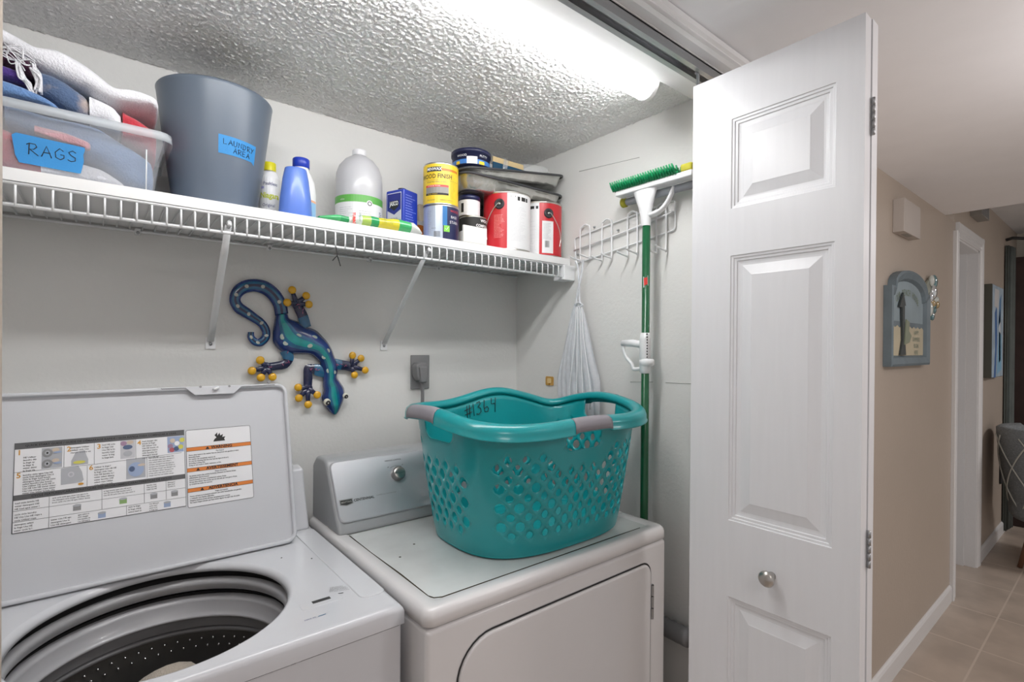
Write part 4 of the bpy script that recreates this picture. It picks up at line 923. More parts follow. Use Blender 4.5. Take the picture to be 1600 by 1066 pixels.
q = MB(); q.lathe([(OR + .004, WT - .121), (OR + .007, WT - .142)], OC, mat('collar_dark_gray', (.22, .22, .23), .35), 80); q.lathe([(OR + .007, WT - .142), (OR + .016, WT - .146)], OC, M_dark, 80); q.lathe([(OR + .016, WT - .146), (OR + .009, WT - .149), (OR + .009, WT - .155), (OR + .016, WT - .158)], OC, mat('collar_dark_gray', (.22, .22, .23), .35), 80); q.build('drum_collar', wm)  # collar: dark grey band, black groove, thin grey ring
q = MB(); q.lathe([(OR + .016, WT - .156), (OR + .014, WT - .52), (OR - .03, WT - .56), (0, WT - .56)], OC, M_drum, 80); q.build('drum', wm)
q = MB(); M_dot = mat('drum_hole_glint', (.75, .75, .76), .2, 1)  # brighter steel than the drum, putting the glint of its holes into colour
for r_ in range(2):
    for k in range(60):
        a = 2 * PI * (k + .5 * r_) / 60; rr = OR + .0135; q.sphere((OC.x + rr * math.cos(a), OC.y + rr * math.sin(a), WT - .172 - .017 * r_), .0030, M_dot, 6, 4)
q.build('drum_dimples', wm, kind='stuff')
q = MB(); q.lathe([(0, .10), (.02, .10), (.03, .07), (.10, .02), (.15, .01), (.16, 0)], (OC.x, OC.y, WT - .555), mat('impeller_gray', (.25, .25, .26), .4), 48); q.build('impeller', wm)
q = MB(); c = Vector((.335, .985, WT)); q.box(.318, .352, .985, .995, WT - .0005, WT + .0012, M_dark)
q.build('lid_lock_slot', wm)
q = MB(); q.prism(rrect(.295, .372, .972, .998, .006), lambda u, v, h: Vector((u, v, h)), WT - .001, WT + .0008, M_white); q.build('lock_pad', wm, bevel=.0006)
Tw = lambda u, v, h=0: Vector((u, v, WT + h + .0003)); q = MB()
for (x, y) in ((440, 872), (487, 873)):
    p = at(x, y, 2, WT); q.lathe([(0, .0008), (.0018, .0006), (.002, 0)], (p.x, p.y, WT), M_dark, 10)
q.build('screw_hole', wm)
p = at(525, 922, 2, WT); pl = lambda u, v, h=0: Vector((p.x + u * .94 + v * .35, p.y - u * .35 + v * .94, WT + .0004 + h)); q = MB()
for i, t in enumerate(('CAUTION', 'ATTENTION', 'PRECAUCION', 'Do not overload')): q.text(t, .0055, M_grayink, pl, -.012, .012 - i * .006, .0002)
q.patch(pl, .004, .014, -.020, -.017, M_black, .0002)
q.build('top_marking', wm)
p2 = at(490, 966, 2, WT); pl2 = lambda u, v, h=0: Vector((p2.x + u, p2.y + v, WT + .0004 + h)); q = MB(); q.text('MAX fill', .006, mat('ink_navy', 0), pl2, -.016, 0, .0002); q.patch(pl2, .008, .022, -.0014, .0006, mat('ink_teal', (.02, .15, .3), .5), .0002); q.build('top_marking', wm)
# control console behind the lid
cons = [(1.395, WT + .0005), (1.435, WT + .10), (1.450, WT + .155), (1.49, WT + .16), (1.505, WT + .15), (1.505, WT + .0005)]
q = MB(); q.prism(cons, lambda u, v, h: Vector((h, u, v)), WX0 + .01, WX1 - .012, M_white); q.build('console', wm, bevel=.008, bseg=3)
# lid
LY, LZ, LA = 1.318, WT + .004, math.radians(14.8); LX0, LX1, LH = -.205, .388, .402
M_lid = mat('lid_inner', (.59, .60, .63), .5)
ld = thing('lid', (0, LY, LZ), None, None); ld.parent = wm; ld.matrix_parent_inverse = Matrix.Identity(4); ld.location = Vector((0, LY, LZ)) - wm.location; tag(ld, 'raised white lid with instruction stickers inside')
nL = Vector((0, -math.cos(LA), math.sin(LA)))
TLD = lambda u, v, h=0: Vector((u, LY + v * math.sin(LA), LZ + v * math.cos(LA))) + nL * h
q = MB()
outl = rrect(LX0, LX1, 0, LH, .026, 8); inl = lambda i: rrect(LX0 + i, LX1 - i, i, LH - i, max(.004, .026 - i), 8)
rws = [[TLD(u, v, h) for u, v in inl(i)] for i, h in ((0, -.030), (0, -.004), (.0008, -.001), (.003, 0), (.0065, 0), (.0085, -.0015), (.0095, -.010))]
q.grid(rws, M_lid, True, True); q.add(rws[-1], [tuple(range(len(rws[-1])))], M_lid); q.add(rws[0], [tuple(reversed(range(len(rws[0]))))], M_lid)
q.build('lid_panel', ld)
def lp(x, y): p = hit(x, y, (0, LY, LZ), nL); return p.x, (p.z - LZ) / math.cos(LA)
sa, sb = lp(299, 603)[0], lp(370, 603)[0]; vt = LH
q = MB(); q.prism([(sa - .012, vt - .004), (sa + .006, vt - .022), (sb - .008, vt - .022), (sb + .010, vt - .006), (LX1 - .03, vt - .004), (LX1 - .03, vt - .001), (sa - .06, vt - .001), (sa - .06, vt - .004)], TLD, -.004, .0028, M_white); st = q.build('strike_plate', ld, bevel=.0015)
q = MB()
for x, y in ((313, 605), (358, 604)): u, v = lp(x, y); q.prism([(u + .0028 * math.cos(a), v + .0028 * math.sin(a)) for a in [PI * i / 6 for i in range(12)]], TLD, .0028, .0034, M_pg)
u, v = lp(334, 609); q.tube([TLD(u, v, .002), TLD(u, v - .001, .008), TLD(u + .010, v + .003, .008)], .003, M_lwhite, 8)
u, v = lp(420, 596); q.prism([(u + .004 * math.cos(a), v - .002 + .004 * math.sin(a)) for a in [PI * i / 6 for i in range(12)]], TLD, .0005, .003, M_pg)
q.build('screw', ld)
# instruction sticker
M_st = mat('sticker_white', (.82, .82, .84), .5); M_bar = mat('sticker_bar', (.11, .11, .115), .5); M_num = mat('number_orange', (.65, .32, .05), .5)
(u0, v1), (u1, _), (_, v0) = lp(18, 692), lp(289, 673), lp(18, 831)
u0, _ = lp(20, 760); v1 = (lp(20, 691)[1] + lp(288, 673)[1]) / 2; v0 = (lp(18, 831)[1] + lp(291, 794)[1]) / 2; u1 = lp(290, 735)[0]
SW, SH = u1 - u0, v1 - v0
TS_ = lambda u, v, h=0: TLD(u0 + u * SW, v0 + v * SH, -.0098 + h)      # unit square on the sticker
def frame(q, T, a, b, c, d, m, t=.0006):
    q.stroke([(a, c), (b, c), (b, d), (a, d), (a, c)], t, m, T, .0004)
q = MB(); q.patch(TS_, 0, 1, 0, 1, M_st, .0002); frame(q, TS_, 0, 1, 0, 1, M_bar, .0007)
q.patch(TS_, 0, 1, .93, 1, M_bar, .0005); q.patch(TS_, 0, 1, .355, .415, M_bar, .0005)
Tt = lambda u, v, h=0: TLD(u0 + u, v0 + v, -.0098 + h)
q.text('QUICK START GUIDE / GUIDE DE DÉMARRAGE RAPIDE / GUÍA RÁPIDA PARA COMENZAR A USAR', .0058, M_black, Tt, SW * .5, SH * .965, .0008, 'CENTER', bold=.0001)
q.text('CYCLE FEATURES/CARACTÉRISTIQUES DES PROGRAMMES/CARACTERÍSTICAS DE CICLOS', .0058, M_black, Tt, SW * .5, SH * .386, .0008, 'CENTER', bold=.0001)
for a, b in (((.0, .67), (.44, .67)), ((.39, .415), (.39, .66)), ((.26, .67), (.26, .93)), ((.43, .67), (.43, .93)), ((.68, .68), (.68, .93)), ((.44, .67), (.98, .70)), ((.75, .43), (.75, .69)),
             ((.0, .24), (1, .235)), ((0, .12), (1, .115)), ((.185, 0), (.185, .355)), ((.475, .12), (.475, .355)), ((.73, .12), (.73, .355)), ((.87, .12), (.87, .355)), ((.62, 0), (.62, .12))): q.stroke([a, b], .00028, M_bar, TS_)
for t, x, y in (('1', .012, .89), ('2', .275, .88), ('3', .445, .88), ('4', .69, .88), ('5', .012, .63), ('6', .40, .63)): q.text(t, .014, M_num, Tt, SW * x, SH * y, .0007, bold=.0003)
def micro(q, T, x, y, w_, n, dy, seed, words, size=.0042, m=None):
    rd = random.Random(seed)
    for i in range(n):
        t = ''
        while len(t) < w_: t += rd.choice(words) + ' '
        q.text(t[:w_].strip(), size, m or M_grayink, T, x, y - i * dy, .0007, bold=.00008)
W1 = ['Use HE', 'detergent', 'Utiliser', 'détergent', 'HE', 'Use', 'water', 'load', 'laundry', 'charger', 'ropa', 'ciclo', 'lavado', 'select', 'cycle', 'le linge', 'agua']
micro(q, Tt, SW * .045, SH * .83, 11, 6, .0052, 1, W1); micro(q, Tt, SW * .295, SH * .895, 18, 3, .0052, 2, W1); micro(q, Tt, SW * .475, SH * .895, 13, 6, .0055, 3, W1)
micro(q, Tt, SW * .72, SH * .895, 16, 8, .0052, 4, W1); micro(q, Tt, SW * .045, SH * .63, 26, 9, .0044, 5, W1); micro(q, Tt, SW * .43, SH * .63, 19, 8, .0052, 6, W1)
micro(q, Tt, SW * .76, SH * .67, 38, 9, .0048, 7, W1, .0030); micro(q, Tt, SW * .01, SH * .325, 20, 3, .0055, 8, W1); micro(q, Tt, SW * .01, SH * .20, 20, 3, .0055, 9, W1); micro(q, Tt, SW * .01, SH * .09, 16, 3, .0055, 10, W1)
micro(q, Tt, SW * .20, SH * .33, 44, 3, .0045, 11, W1, .0032); micro(q, Tt, SW * .485, SH * .33, 38, 3, .0045, 12, W1, .0032); micro(q, Tt, SW * .745, SH * .33, 12, 3, .0045, 13, W1, .0036); micro(q, Tt, SW * .88, SH * .33, 10, 3, .0045, 14, W1, .0036)
micro(q, Tt, SW * .195, SH * .085, 16, 3, .0052, 15, W1); micro(q, Tt, SW * .63, SH * .095, 14, 3, .0052, 16, W1); micro(q, Tt, SW * .34, SH * .095, 14, 4, .0045, 17, W1, .0032); micro(q, Tt, SW * .76, SH * .095, 12, 4, .0045, 18, W1, .0032)
q.build('instruction_label', ld, label='large white instruction sticker with grey headings')
q = MB(); S1, S2, S3, S4 = mat('pic_gray', (.42, .43, .46), .5), mat('pic_blue', (.32, .40, .58), .5), mat('pic_tan', (.60, .50, .40), .5), mat('pic_mauve', (.35, .22, .32), .5)
def disc(cx, cy, rx, ry, m, h=.0006): q.prism([(cx + rx * math.cos(a), cy + ry * math.sin(a)) for a in [2 * PI * i / 20 for i in range(20)]], TS_, h, h + .0002, m)
q.patch(TS_, .14, .25, .68, .92, S1, .0005)
for cy_ in (.86, .735): disc(.17, cy_, .028, .05, M_pg, .0008); disc(.17, cy_, .014, .026, S1, .0011); disc(.17, cy_, .006, .012, M_black, .0014); disc(.215, cy_ + .03, .02, .022, S3, .0011); disc(.225, cy_ + .0, .022, .012, S2, .0013)
q.build('sticker_picture', ld); q = MB()
q.prism([(.30, .68), (.30, .74), (.315, .80), (.325, .84), (.375, .85), (.385, .79), (.395, .74), (.395, .685)], TS_, .0005, .0007, S1); disc(.345, .715, .035, .018, mat('pic_yellow', (.62, .58, .10), .5), .0009)
q.build('sticker_picture', ld); q = MB()
q.patch(TS_, .585, .675, .70, .93, mat('pic_pale', (.55, .55, .58), .5), .0005); disc(.605, .89, .02, .03, S4, .0008); disc(.645, .90, .022, .022, S3, .0010); disc(.63, .84, .03, .028, mat('pic_navy', (.08, .12, .22), .5), .0009); disc(.63, .76, .028, .035, S1, .0008)
q.build('sticker_picture', ld); q = MB()
q.patch(TS_, .885, .995, .715, .925, S2, .0005)
for cx_, cy_, m_ in ((.905, .80, S4), (.915, .75, mat('pic_red', (.45, .10, .12), .5)), (.945, .76, mat('pic_navy', 0) if 'pic_navy' in MATS else S4), (.975, .78, MATS['pic_yellow']), (.95, .83, M_lwhite), (.92, .87, S3), (.985, .87, MATS['pic_yellow'])): disc(cx_, cy_, .018, .03, m_, .0008)
q.build('sticker_picture', ld); q = MB()
q.prism([(.245, .47), (.245, .66), (.34, .675), (.36, .60), (.37, .50), (.36, .475)], TS_, .0005, .0007, S1); disc(.30, .58, .018, .032, MATS['pic_pale'], .0009); disc(.30, .58, .010, .018, S1, .0012); disc(.355, .455, .016, .014, M_num, .0010)
q.build('sticker_picture', ld); q = MB()
q.patch(TS_, .62, .74, .44, .69, S1, .0005); disc(.68, .55, .05, .09, S2, .0008); disc(.655, .56, .018, .034, mat('pic_navy', 0), .0011); disc(.715, .60, .024, .016, S3, .0012)
q.build('sticker_picture', ld); q = MB()
for cx_, cy_, m_ in ((.335, .185, M_pg), (.60, .185, mat('pic_green', (.25, .40, .15), .5)), (.79, .19, M_pg), (.925, .185, M_pg), (.475, .055, S2), (.875, .06, S2)):
    q = MB(); q.patch(TS_, cx_ - .022, cx_ + .022, cy_ - .035, cy_ + .02, m_, .0006); disc(cx_, cy_ + .025, .024, .014, S1, .0009); q.build('sticker_picture', ld)
# warning sticker
a0_, a1_ = lp(293, 735)[0], lp(395, 722)[0]; b1_ = (lp(290, 671)[1] + lp(392, 665)[1]) / 2; b0_ = (lp(294, 794)[1] + lp(398, 777)[1]) / 2; VW, VH = a1_ - a0_, b1_ - b0_
Tv = lambda u, v, h=0: TLD(a0_ + u, b0_ + v, -.0098 + h)
q = MB(); q.prism(rrect(0, VW, 0, VH, .004), Tv, .0001, .0002, M_st); q.tube([Tv(x, y, .0004) for x, y in rrect(0, VW, 0, VH, .004)], .00045, M_bar, 5, closed=True)
for y, t in ((.745, 'WARNING'), (.475, 'AVERTISSEMENT'), (.215, 'ADVERTENCIA')):
    q.patch(Tv, .0005, VW - .0005, VH * y - .0040, VH * y + .0040, M_orange, .0005, 1); q.text(t, .0092, M_black, Tv, VW * .53, VH * y, .0009, 'CENTER', bold=.0003)
    for e in (-1, 1): q.stroke([(.0005, VH * y + e * .0042), (VW - .0005, VH * y + e * .0042)], .0003, M_black, Tv)
    x0_ = VW * .53 - len(t) * .0034 - .006; q.prism([(x0_ - .004, VH * y - .003), (x0_ + .004, VH * y - .003), (x0_, VH * y + .0035)], Tv, .0006, .0009, M_black)
TX = {.745: ['Fire Hazard', 'Never place items in the washer that are dampened with gasoline or other', 'flammable fluids.', 'No washer can completely remove oil.', 'Do not dry anything that has ever had any type of oil on it', '(including cooking oils).', 'Doing so can result in death, explosion, or fire.'],
      .475: ['Risque d’incendie', 'Ne jamais mettre des articles humectés d’essence ou d’autres fluides', 'inflammables dans la laveuse.', 'Aucune laveuse ne peut complètement enlever l’huile.', 'Ne pas faire sécher des articles qui ont été salis par tout genre d’huile', '(y compris les huiles de cuisson).'],
      .215: ['Peligro de Incendio', 'Nunca coloque en la lavadora artículos que estén humedecidos con gasolina', 'o cualquier otro líquido inflamable.', 'Ninguna lavadora puede eliminar completamente el aceite.', 'No seque ningún artículo que haya tenido alguna vez algún tipo de aceite']}
for y, ls in TX.items():
    for i, t in enumerate(ls): q.text(t, .0040, M_black, Tv, VW * .5 if i == 0 else VW * .03, VH * y - .0088 - i * .0047, .0005, 'CENTER' if i == 0 else 'LEFT', sx=.86, bold=.0001)
fx_, fy_ = VW * .50, VH * .82
q.prism([(fx_ - .013, fy_), (fx_ + .012, fy_ + .0), (fx_ + .010, fy_ + .005), (fx_ + .013, fy_ + .010), (fx_ + .006, fy_ + .009), (fx_ + .008, fy_ + .016), (fx_ + .002, fy_ + .013), (fx_ + .001, fy_ + .020), (fx_ - .004, fy_ + .013), (fx_ - .004, fy_ + .021), (fx_ - .010, fy_ + .015), (fx_ - .006, fy_ + .009), (fx_ - .010, fy_ + .006)], Tv, .0004, .0007, M_black)
q.build('warning_label', ld, label='white warning sticker with three orange bars')
# cloth in the drum
slab([(-.02, 1.12, 1.20, .37, .55), (.02, 1.06, 1.28, .37, .700), (.05, 1.05, 1.295, .37, .735), (.09, 1.04, 1.300, .37, .762), (.13, 1.04, 1.295, .37, .768), (.17, 1.05, 1.28, .37, .745), (.205, 1.08, 1.24, .37, .66), (.235, 1.12, 1.18, .37, .45)], cloth('beige_terry', (.58, .50, .41)), 'beige_towel', 'fluffy beige towel lying in the washer drum', cat='towel', group='laundry left in the washer', nz=.022, freq=13)

# ---------------------------------------------------------------- dryer
DX0_, DX1_, DYF, DYB, DT = .467, 1.222, .818, 1.505, .918
dr = thing('dryer', (.845, 1.16, 0), 'white front-loading dryer with a silver control panel', 'dryer')
q = MB(); q.box(DX0_ + .003, DX1_ - .003, DYF + .003, DYB, .02, .880, M_dryerw); q.build('cabinet', dr, bevel=.010, bseg=4)
for fx in (DX0_ + .05, DX1_ - .05):
    for fy in (DYF + .06, DYB - .06): q = MB(); q.lathe([(0, 0), (.022, 0), (.022, .008), (.010, .010), (.010, .022), (0, .022)], (fx, fy, 0), M_dark, 16); q.build('foot', dr)
def rr3(ins, z, r): return [Vector((a, b, z)) for a, b in rrect(DX0_ + ins, DX1_ - ins, DYF + ins, DYB - ins, r, 8)]
M_dtop = mat('dryer_top_enamel', (.72, .74, .73), .25, coat=.3, var=.14, vscale=7)
q = MB(); rows = [rr3(.004, .884, .022), rr3(0, .886, .022), rr3(0, DT - .016, .022), rr3(.002, DT - .007, .022), rr3(.007, DT - .001, .022), rr3(.014, DT, .022), rr3(.034, DT - .001, .016), rr3(.040, DT - .004, .012)]
q.grid(rows, M_dryerw, True, True); q.add(rows[-1], [tuple(range(len(rows[-1])))], M_dtop); q.add(rows[0], [tuple(reversed(range(len(rows[0]))))], M_dryerw); q.build('top_panel', dr)
rustm = mat('rusty_seam', (.06, .045, .025), .9, var=.5, vscale=40)
q = MB(); P = [(DX0_ + .039, 1.285), (DX0_ + .038, 1.15), (DX0_ + .040, 1.0), (DX0_ + .038, DYF + .062), (DX0_ + .044, DYF + .048), (DX0_ + .058, DYF + .041), (DX0_ + .25, DYF + .040), (DX1_ - .16, DYF + .041), (DX1_ - .07, DYF + .040)]
q.tube([(a, b, DT - .0035) for a, b in P], [.0019, .0016, .0021, .0017, .0013, .0013, .0015, .0013, .001], rustm, 6); q.build('rust_line', dr)
q = MB()
for x, y in ((647, 848), (625, 868)): p = at(x, y, 2, DT); q.lathe([(0, .0012), (.0022, .0006), (.003, 0)], (p.x, p.y, DT - .004), rustm, 9)
q.build('rust_spot', dr)
# front door with a groove outline
Fd = lambda u, v, h=0: Vector((u, DYF + .003 - h, v))
ox0, ox1, oz1, oz0 = .535, 1.150, .838, .235
def dout(ins):
    P = []
    for cx_, cy_, r, a in ((ox1, oz1, .036, 0), (ox0, oz1, .085, 90), (ox0, oz0, .085, 180), (ox1, oz0, .036, 270)):
        sx_ = -1 if cx_ == ox1 else 1; sy_ = -1 if cy_ == oz1 else 1
        for i in range(9): t = math.radians(a + 90 * i / 8); P.append((cx_ + sx_ * r + (r - ins) * math.cos(t), cy_ + sy_ * r + (r - ins) * math.sin(t)))
    return P
q = MB(); q.grid([[Fd(u, v, h) for u, v in dout(i)] for i, h in ((-.0015, .0008), (0, .0010), (.001, .0002), (.004, .0002))], M_dark, True, True); q.build('door_seam', dr)
q = MB(); rws = [[Fd(u, v, h) for u, v in dout(i)] for i, h in ((.0032, .0003), (.0036, .003), (.005, .0048), (.009, .0055))]; q.grid(rws, M_dryerw, True, True); q.add(rws[-1], [tuple(range(len(rws[-1])))], M_dryerw); dd = q.build('door', dr)
for zz in (.728, .36):
    q = MB(); q.box(1.145, 1.158, DYF - .001, DYF + .006, zz - .045, zz + .045, M_steel)
    for k in range(3): q.lathe([(.0040, 0), (.0040, .028)], (1.1515, DYF - .002, zz - .045 + k * .031), M_steel, 10)
    q.build('hinge', dr)
# console
CB, CT_ = Vector((0, 1.302, DT - .0035)), Vector((0, 1.398, 1.098))
cpr = [(1.290, DT - .0035), (1.300, DT + .020), (CT_.y - .012, CT_.z - .014), (CT_.y, CT_.z - .003), (CT_.y + .014, CT_.z), (1.47, CT_.z - .002), (1.500, CT_.z - .03), (1.502, DT - .0035)]
M_cf = mat('console_frame', (.36, .37, .38), .3, coat=.2); M_silver2 = mat('silver_panel_brushed', (.60, .61, .64), .32, .55)
q = MB(); q.prism(cpr, lambda u, v, h: Vector((h, u, v)), .480, 1.205, M_cf); q.build('console', dr, bevel=.010, bseg=4)
d_ = (Vector((0, CT_.y - .012, CT_.z - .014)) - Vector((0, 1.300, DT + .020))); Hc = d_.length; d_.normalize(); nC = Vector((0, -d_.z, d_.y))
TC = lambda u, v, h=0: Vector((.480 + u, 1.300, DT + .020)) + d_ * v + nC * (h)
q = MB(); rws = [[TC(u, v, h) for u, v in rrect(i + .007, .725 - .007 - i, .006 + i, Hc + .004 - i, .016, 6)] for i, h in ((0, .0002), (.0005, .004), (.003, .006))]; q.grid(rws, M_silver2, True, True); q.add(rws[-1], [tuple(range(len(rws[-1])))], M_silver2); q.build('control_panel', dr)
def cpx(x, y): p = hit(x, y, TC(0, 0, .006), nC); return p.x - .480, (p - TC(p.x - .480, 0, .006)).dot(d_)
ku, kv = cpx(621, 741)
R_ = nC.to_track_quat('Z', 'Y').to_matrix().to_4x4()
q = MB(); q.lathe([(.0205, 0), (.0200, .010), (.0175, .016), (.0165, .017)], TC(ku, kv, .006), mat('knob_gray', (.22, .22, .22), .35, .4), 36, T=R_); q.lathe([(.0165, .017), (.014, .0185), (0, .0185)], TC(ku, kv, .006), M_metal, 36, T=R_)
q.box(-.0155, .0155, -.0025, .0025, .0186, .022, M_metal, T=Matrix.Translation(TC(ku, kv, .006)) @ R_); q.build('start_knob', dr)
q = MB(); q.text('CYCLES', .009, M_black, TC, ku, kv + .041, .0064, 'CENTER') if False else q.text('WRINKLE CONTROL', .0055, M_black, TC, ku - .004, kv + .043, .0064, 'CENTER', bold=.0001)
for a, b in ((-.024, .024), (.022, .026)): q.text('off' if a < 0 else 'on', .005, M_black, TC, ku + a, kv + b, .0064, 'CENTER')
q.stroke([(ku - .018, kv + .021), (ku - .010, kv + .024), (ku, kv + .0255), (ku + .010, kv + .024), (ku + .018, kv + .021)], .0004, M_black, TC, .0065)
q.build('dial_marking', dr); q = MB(); lu, lv = cpx(541, 785); q.prism([(lu - .018, lv + .008), (lu + .018, lv + .008), (lu + .018, lv - .006), (lu, lv - .010), (lu - .018, lv - .006)], TC, .0062, .0068, mat('badge_rim', (.35, .35, .35), .3, .5))
q.prism([(lu - .0155, lv + .006), (lu + .0155, lv + .006), (lu + .0155, lv - .0045), (lu, lv - .008), (lu - .0155, lv - .0045)], TC, .0069, .0072, M_black); q.text('MAYTAG', .007, M_tin, TC, lu, lv - .0002, .0076, 'CENTER', bold=.0001)
q.build('brand_badge', dr); q = MB(); cu_, cv_ = cpx(553, 783); q.text('CENTENNIAL', .0095, M_black, TC, cu_, cv_ + .001, .0064, bold=.00025); q.text('COMMERCIAL TECHNOLOGY', .0045, M_pg, TC, cu_ + .064, cv_ + .0035, .0064)
q.build('name_lettering', dr)

# ---------------------------------------------------------------- laundry basket
bk = thing('laundry_basket', (.925, 1.07, DT), 'turquoise plastic laundry basket with grey grips standing on the dryer', 'basket')
M_bk = mat('turquoise_plastic', (.004, .30, .32), .28, coat=.25, spec=.6); M_grip = mat('grip_gray', (.27, .255, .28), .6)
BC = Vector((.925, 1.060, 0)); BZ0 = DT - .003
NU = 76
def sup(a, rx, ry, n_):
    c, s_ = math.cos(a), math.sin(a); return rx * math.copysign(abs(c) ** (2 / n_), c), ry * math.copysign(abs(s_) ** (2 / n_), s_)
_arc = []
def arcpar():
    # equal-length parameter round the rim, starting at +x
    N = 2000; P = [sup(2 * PI * i / N, .305, .215, 3.4) for i in range(N + 1)]; L = [0]
    for p, r in zip(P, P[1:]): L.append(L[-1] + math.hypot(r[0] - p[0], r[1] - p[1]))
    return [l / L[-1] for l in L], N
LL, NN = arcpar()
def a_of(t):
    t = t % 1.0; lo, hi = 0, NN
    while hi - lo > 1:
        m_ = (lo + hi) // 2
        if LL[m_] <= t: lo = m_
        else: hi = m_
    f = (t - LL[lo]) / max(1e-9, LL[hi] - LL[lo]); return 2 * PI * (lo + f) / NN
def rimz(t):
    # t=0 right end, .25 back middle, .5 left end, .75 front middle
    def g_(c, w_): d = abs((t - c + .5) % 1 - .5); return math.exp(-(d / w_) ** 2)
    return 1.226 + .034 * g_(0, .085) + .028 * g_(.5, .08) + .046 * g_(.225, .085) + .006 * g_(.75, .06) - .012 * g_(.105, .03) + .014 * g_(.385, .07)
def wallpt(t, f, off=0):
    a = a_of(t); zr = rimz(t) - .012; z = BZ0 + (zr - BZ0) * f
    g0 = f ** .8; rx = .248 + (.294 - .248) * g0 + off; ry = .180 + (.207 - .180) * g0 + off
    x, y = sup(a, rx, ry, 3.4 - .5 * (1 - f)); return Vector((BC.x + x, BC.y + y, z))
NR = 10      # lattice rows
F0, F1 = .115, .86
def skip(i, j):     # solid corner zones and handle openings
    t = (i / NU) % 1
    for c in (.105, .375, .615, .90 if False else .87):
        pass
    for c, w_ in ((.578, .015), (.377, .022), (.125, .018)):
        if abs(t - c) < w_: return True
    if j >= NR - 2:
        for c in (0, .5, .75, 1):
            if abs(t - c) < .062: return True
    if j >= NR - 2 and abs(t - .25) < .11: return True
    return False
q = MB()
def W(i, j): return (i / NU, F0 + (F1 - F0) * j / NR)
for j in range(0, NR + 1):
    for i in range(NU):
        if (i + j) % 2: continue
        # rhombus centred (i,j)
        V = [(i + 1, j), (i + .5, j + .5), (i, j + 1), (i - .5, j + .5), (i - 1, j), (i - .5, j - .5), (i, j - 1), (i + .5, j - .5)]
        if j == 0: V = [(i + 1, 0), (i + .5, .5), (i, 1), (i - .5, .5), (i - 1, 0), (i, 0)]
        elif j == NR: V = [(i - 1, NR), (i - .5, NR - .5), (i, NR - 1), (i + .5, NR - .5), (i + 1, NR), (i, NR)]
        O = [wallpt(*W(a, b)) for a, b in V]
        if j in (0, NR) or skip(i, j):
            cpt = wallpt(*W(i, j)); 
            if j in (0, NR): q.add(O, [tuple(range(len(O)))], M_bk, True)
            else: q.add([cpt] + O, [(0, 1 + k, 1 + (k + 1) % 8) for k in range(8)], M_bk, True)
            continue
        big = .82 if (j % 2 == 0) else .64
        if j <= 2: big *= .95
        H_ = []
        for k in range(8):
            du, dv = V[k][0] - i, V[k][1] - j; s_ = big * (1.0 if k % 2 else .72); H_.append(wallpt(*W(i + du * s_, j + dv * s_)))
        q.add(O + H_, [(k, (k + 1) % 8, 8 + (k + 1) % 8, 8 + k) for k in range(8)], M_bk, True)
# solid foot and floor
q.grid([[wallpt(i / NU, f) for i in range(NU)] for f in (.012, .03, F0 * .6, F0)][0:4], M_bk, True, True)
fl_ = [[BC + Vector((*sup(a_of(i / NU), .248 * s_, .180 * s_, 2.9), BZ0 + z_)) for i in range(NU)] for s_, z_ in ((1.0, .004), (.975, .0015), (.95, .003), (.5, .003))]
q.grid([[wallpt(i / NU, .012) for i in range(NU)]] + fl_, M_bk, True, True); q.add(fl_[-1], [tuple(range(NU))], M_bk)
# top band with handle openings
def inopen(t): return any(abs((t - c + .5) % 1 - .5) < .0405 for c in (0, .5, .75))
FB = [F1, .90, .95, 1.0]
for i in range(NU):
    for k in range(len(FB) - 1):
        q.add([wallpt(i / NU, FB[k]), wallpt((i + 1) / NU, FB[k]), wallpt((i + 1) / NU, FB[k + 1]), wallpt(i / NU, FB[k + 1])], [(0, 1, 2, 3)], M_bk, True)
body_o = q.build('basket_body', bk, weld=True, solid=.0028, soff=0)
cut = MB()
for c in (0, .5, .75):
    p_ = wallpt(c, .85); nrm = Vector((1, 0, 0)) if c == 0 else Vector((-1, 0, 0)) if c == .5 else Vector((0, -1, 0)); uu = Vector((0, -1, 0)) if c == 0 else Vector((0, 1, 0)) if c == .5 else Vector((-1, 0, 0))
    ztop = rimz(c) + .02; zbot = rimz(c) - .074
    cut.prism(rrect(-.062, .062, zbot, ztop, .022, 6), lambda u, v, h: Vector((p_.x, p_.y, 0)) + uu * u + Vector((0, 0, v)) + nrm * h, -.05, .05, M_bk)
co = cut.build('cutter')
md = body_o.modifiers.new('c', 'BOOLEAN'); md.object = co; md.operation = 'DIFFERENCE'; md.solver = 'EXACT'
bm_ = bpy.data.meshes.new_from_object
bpy.context.view_layer.update()
newm = bpy.data.meshes.new_from_object(body_o.evaluated_get(bpy.context.evaluated_depsgraph_get()))
body_o.modifiers.clear(); body_o.data = newm; bpy.data.objects.remove(co)
def isgrip(t): return any(abs((t - c + .5) % 1 - .5) < .034 for c in (0, .478, .75))
prof = [(-.003, -.012), (-.004, -.003), (.001, .004), (.010, .007), (.020, .005), (.027, -.002), (.030, -.012), (.0305, -.026), (.0325, -.0275), (.030, -.0285)]
NRIM = 176
def rimpt(i, k):
    t = i / NRIM; a = a_of(t); z = rimz(t); o, dz = prof[k]; x, y = sup(a, .292 + o, .207 + o, 3.4); 
    if isgrip(t) and k >= 7: dz = -.020 - .001 * k * .5
    return Vector((BC.x + x, BC.y + y, z + dz))
q = MB()
for i in range(NRIM):
    for k in range(len(prof) - 1): q.add([rimpt(i, k), rimpt((i + 1) % NRIM, k), rimpt((i + 1) % NRIM, k + 1), rimpt(i, k + 1)], [(0, 1, 2, 3)], M_bk, True)
q.build('rim', bk, weld=True, solid=.0026, soff=0)
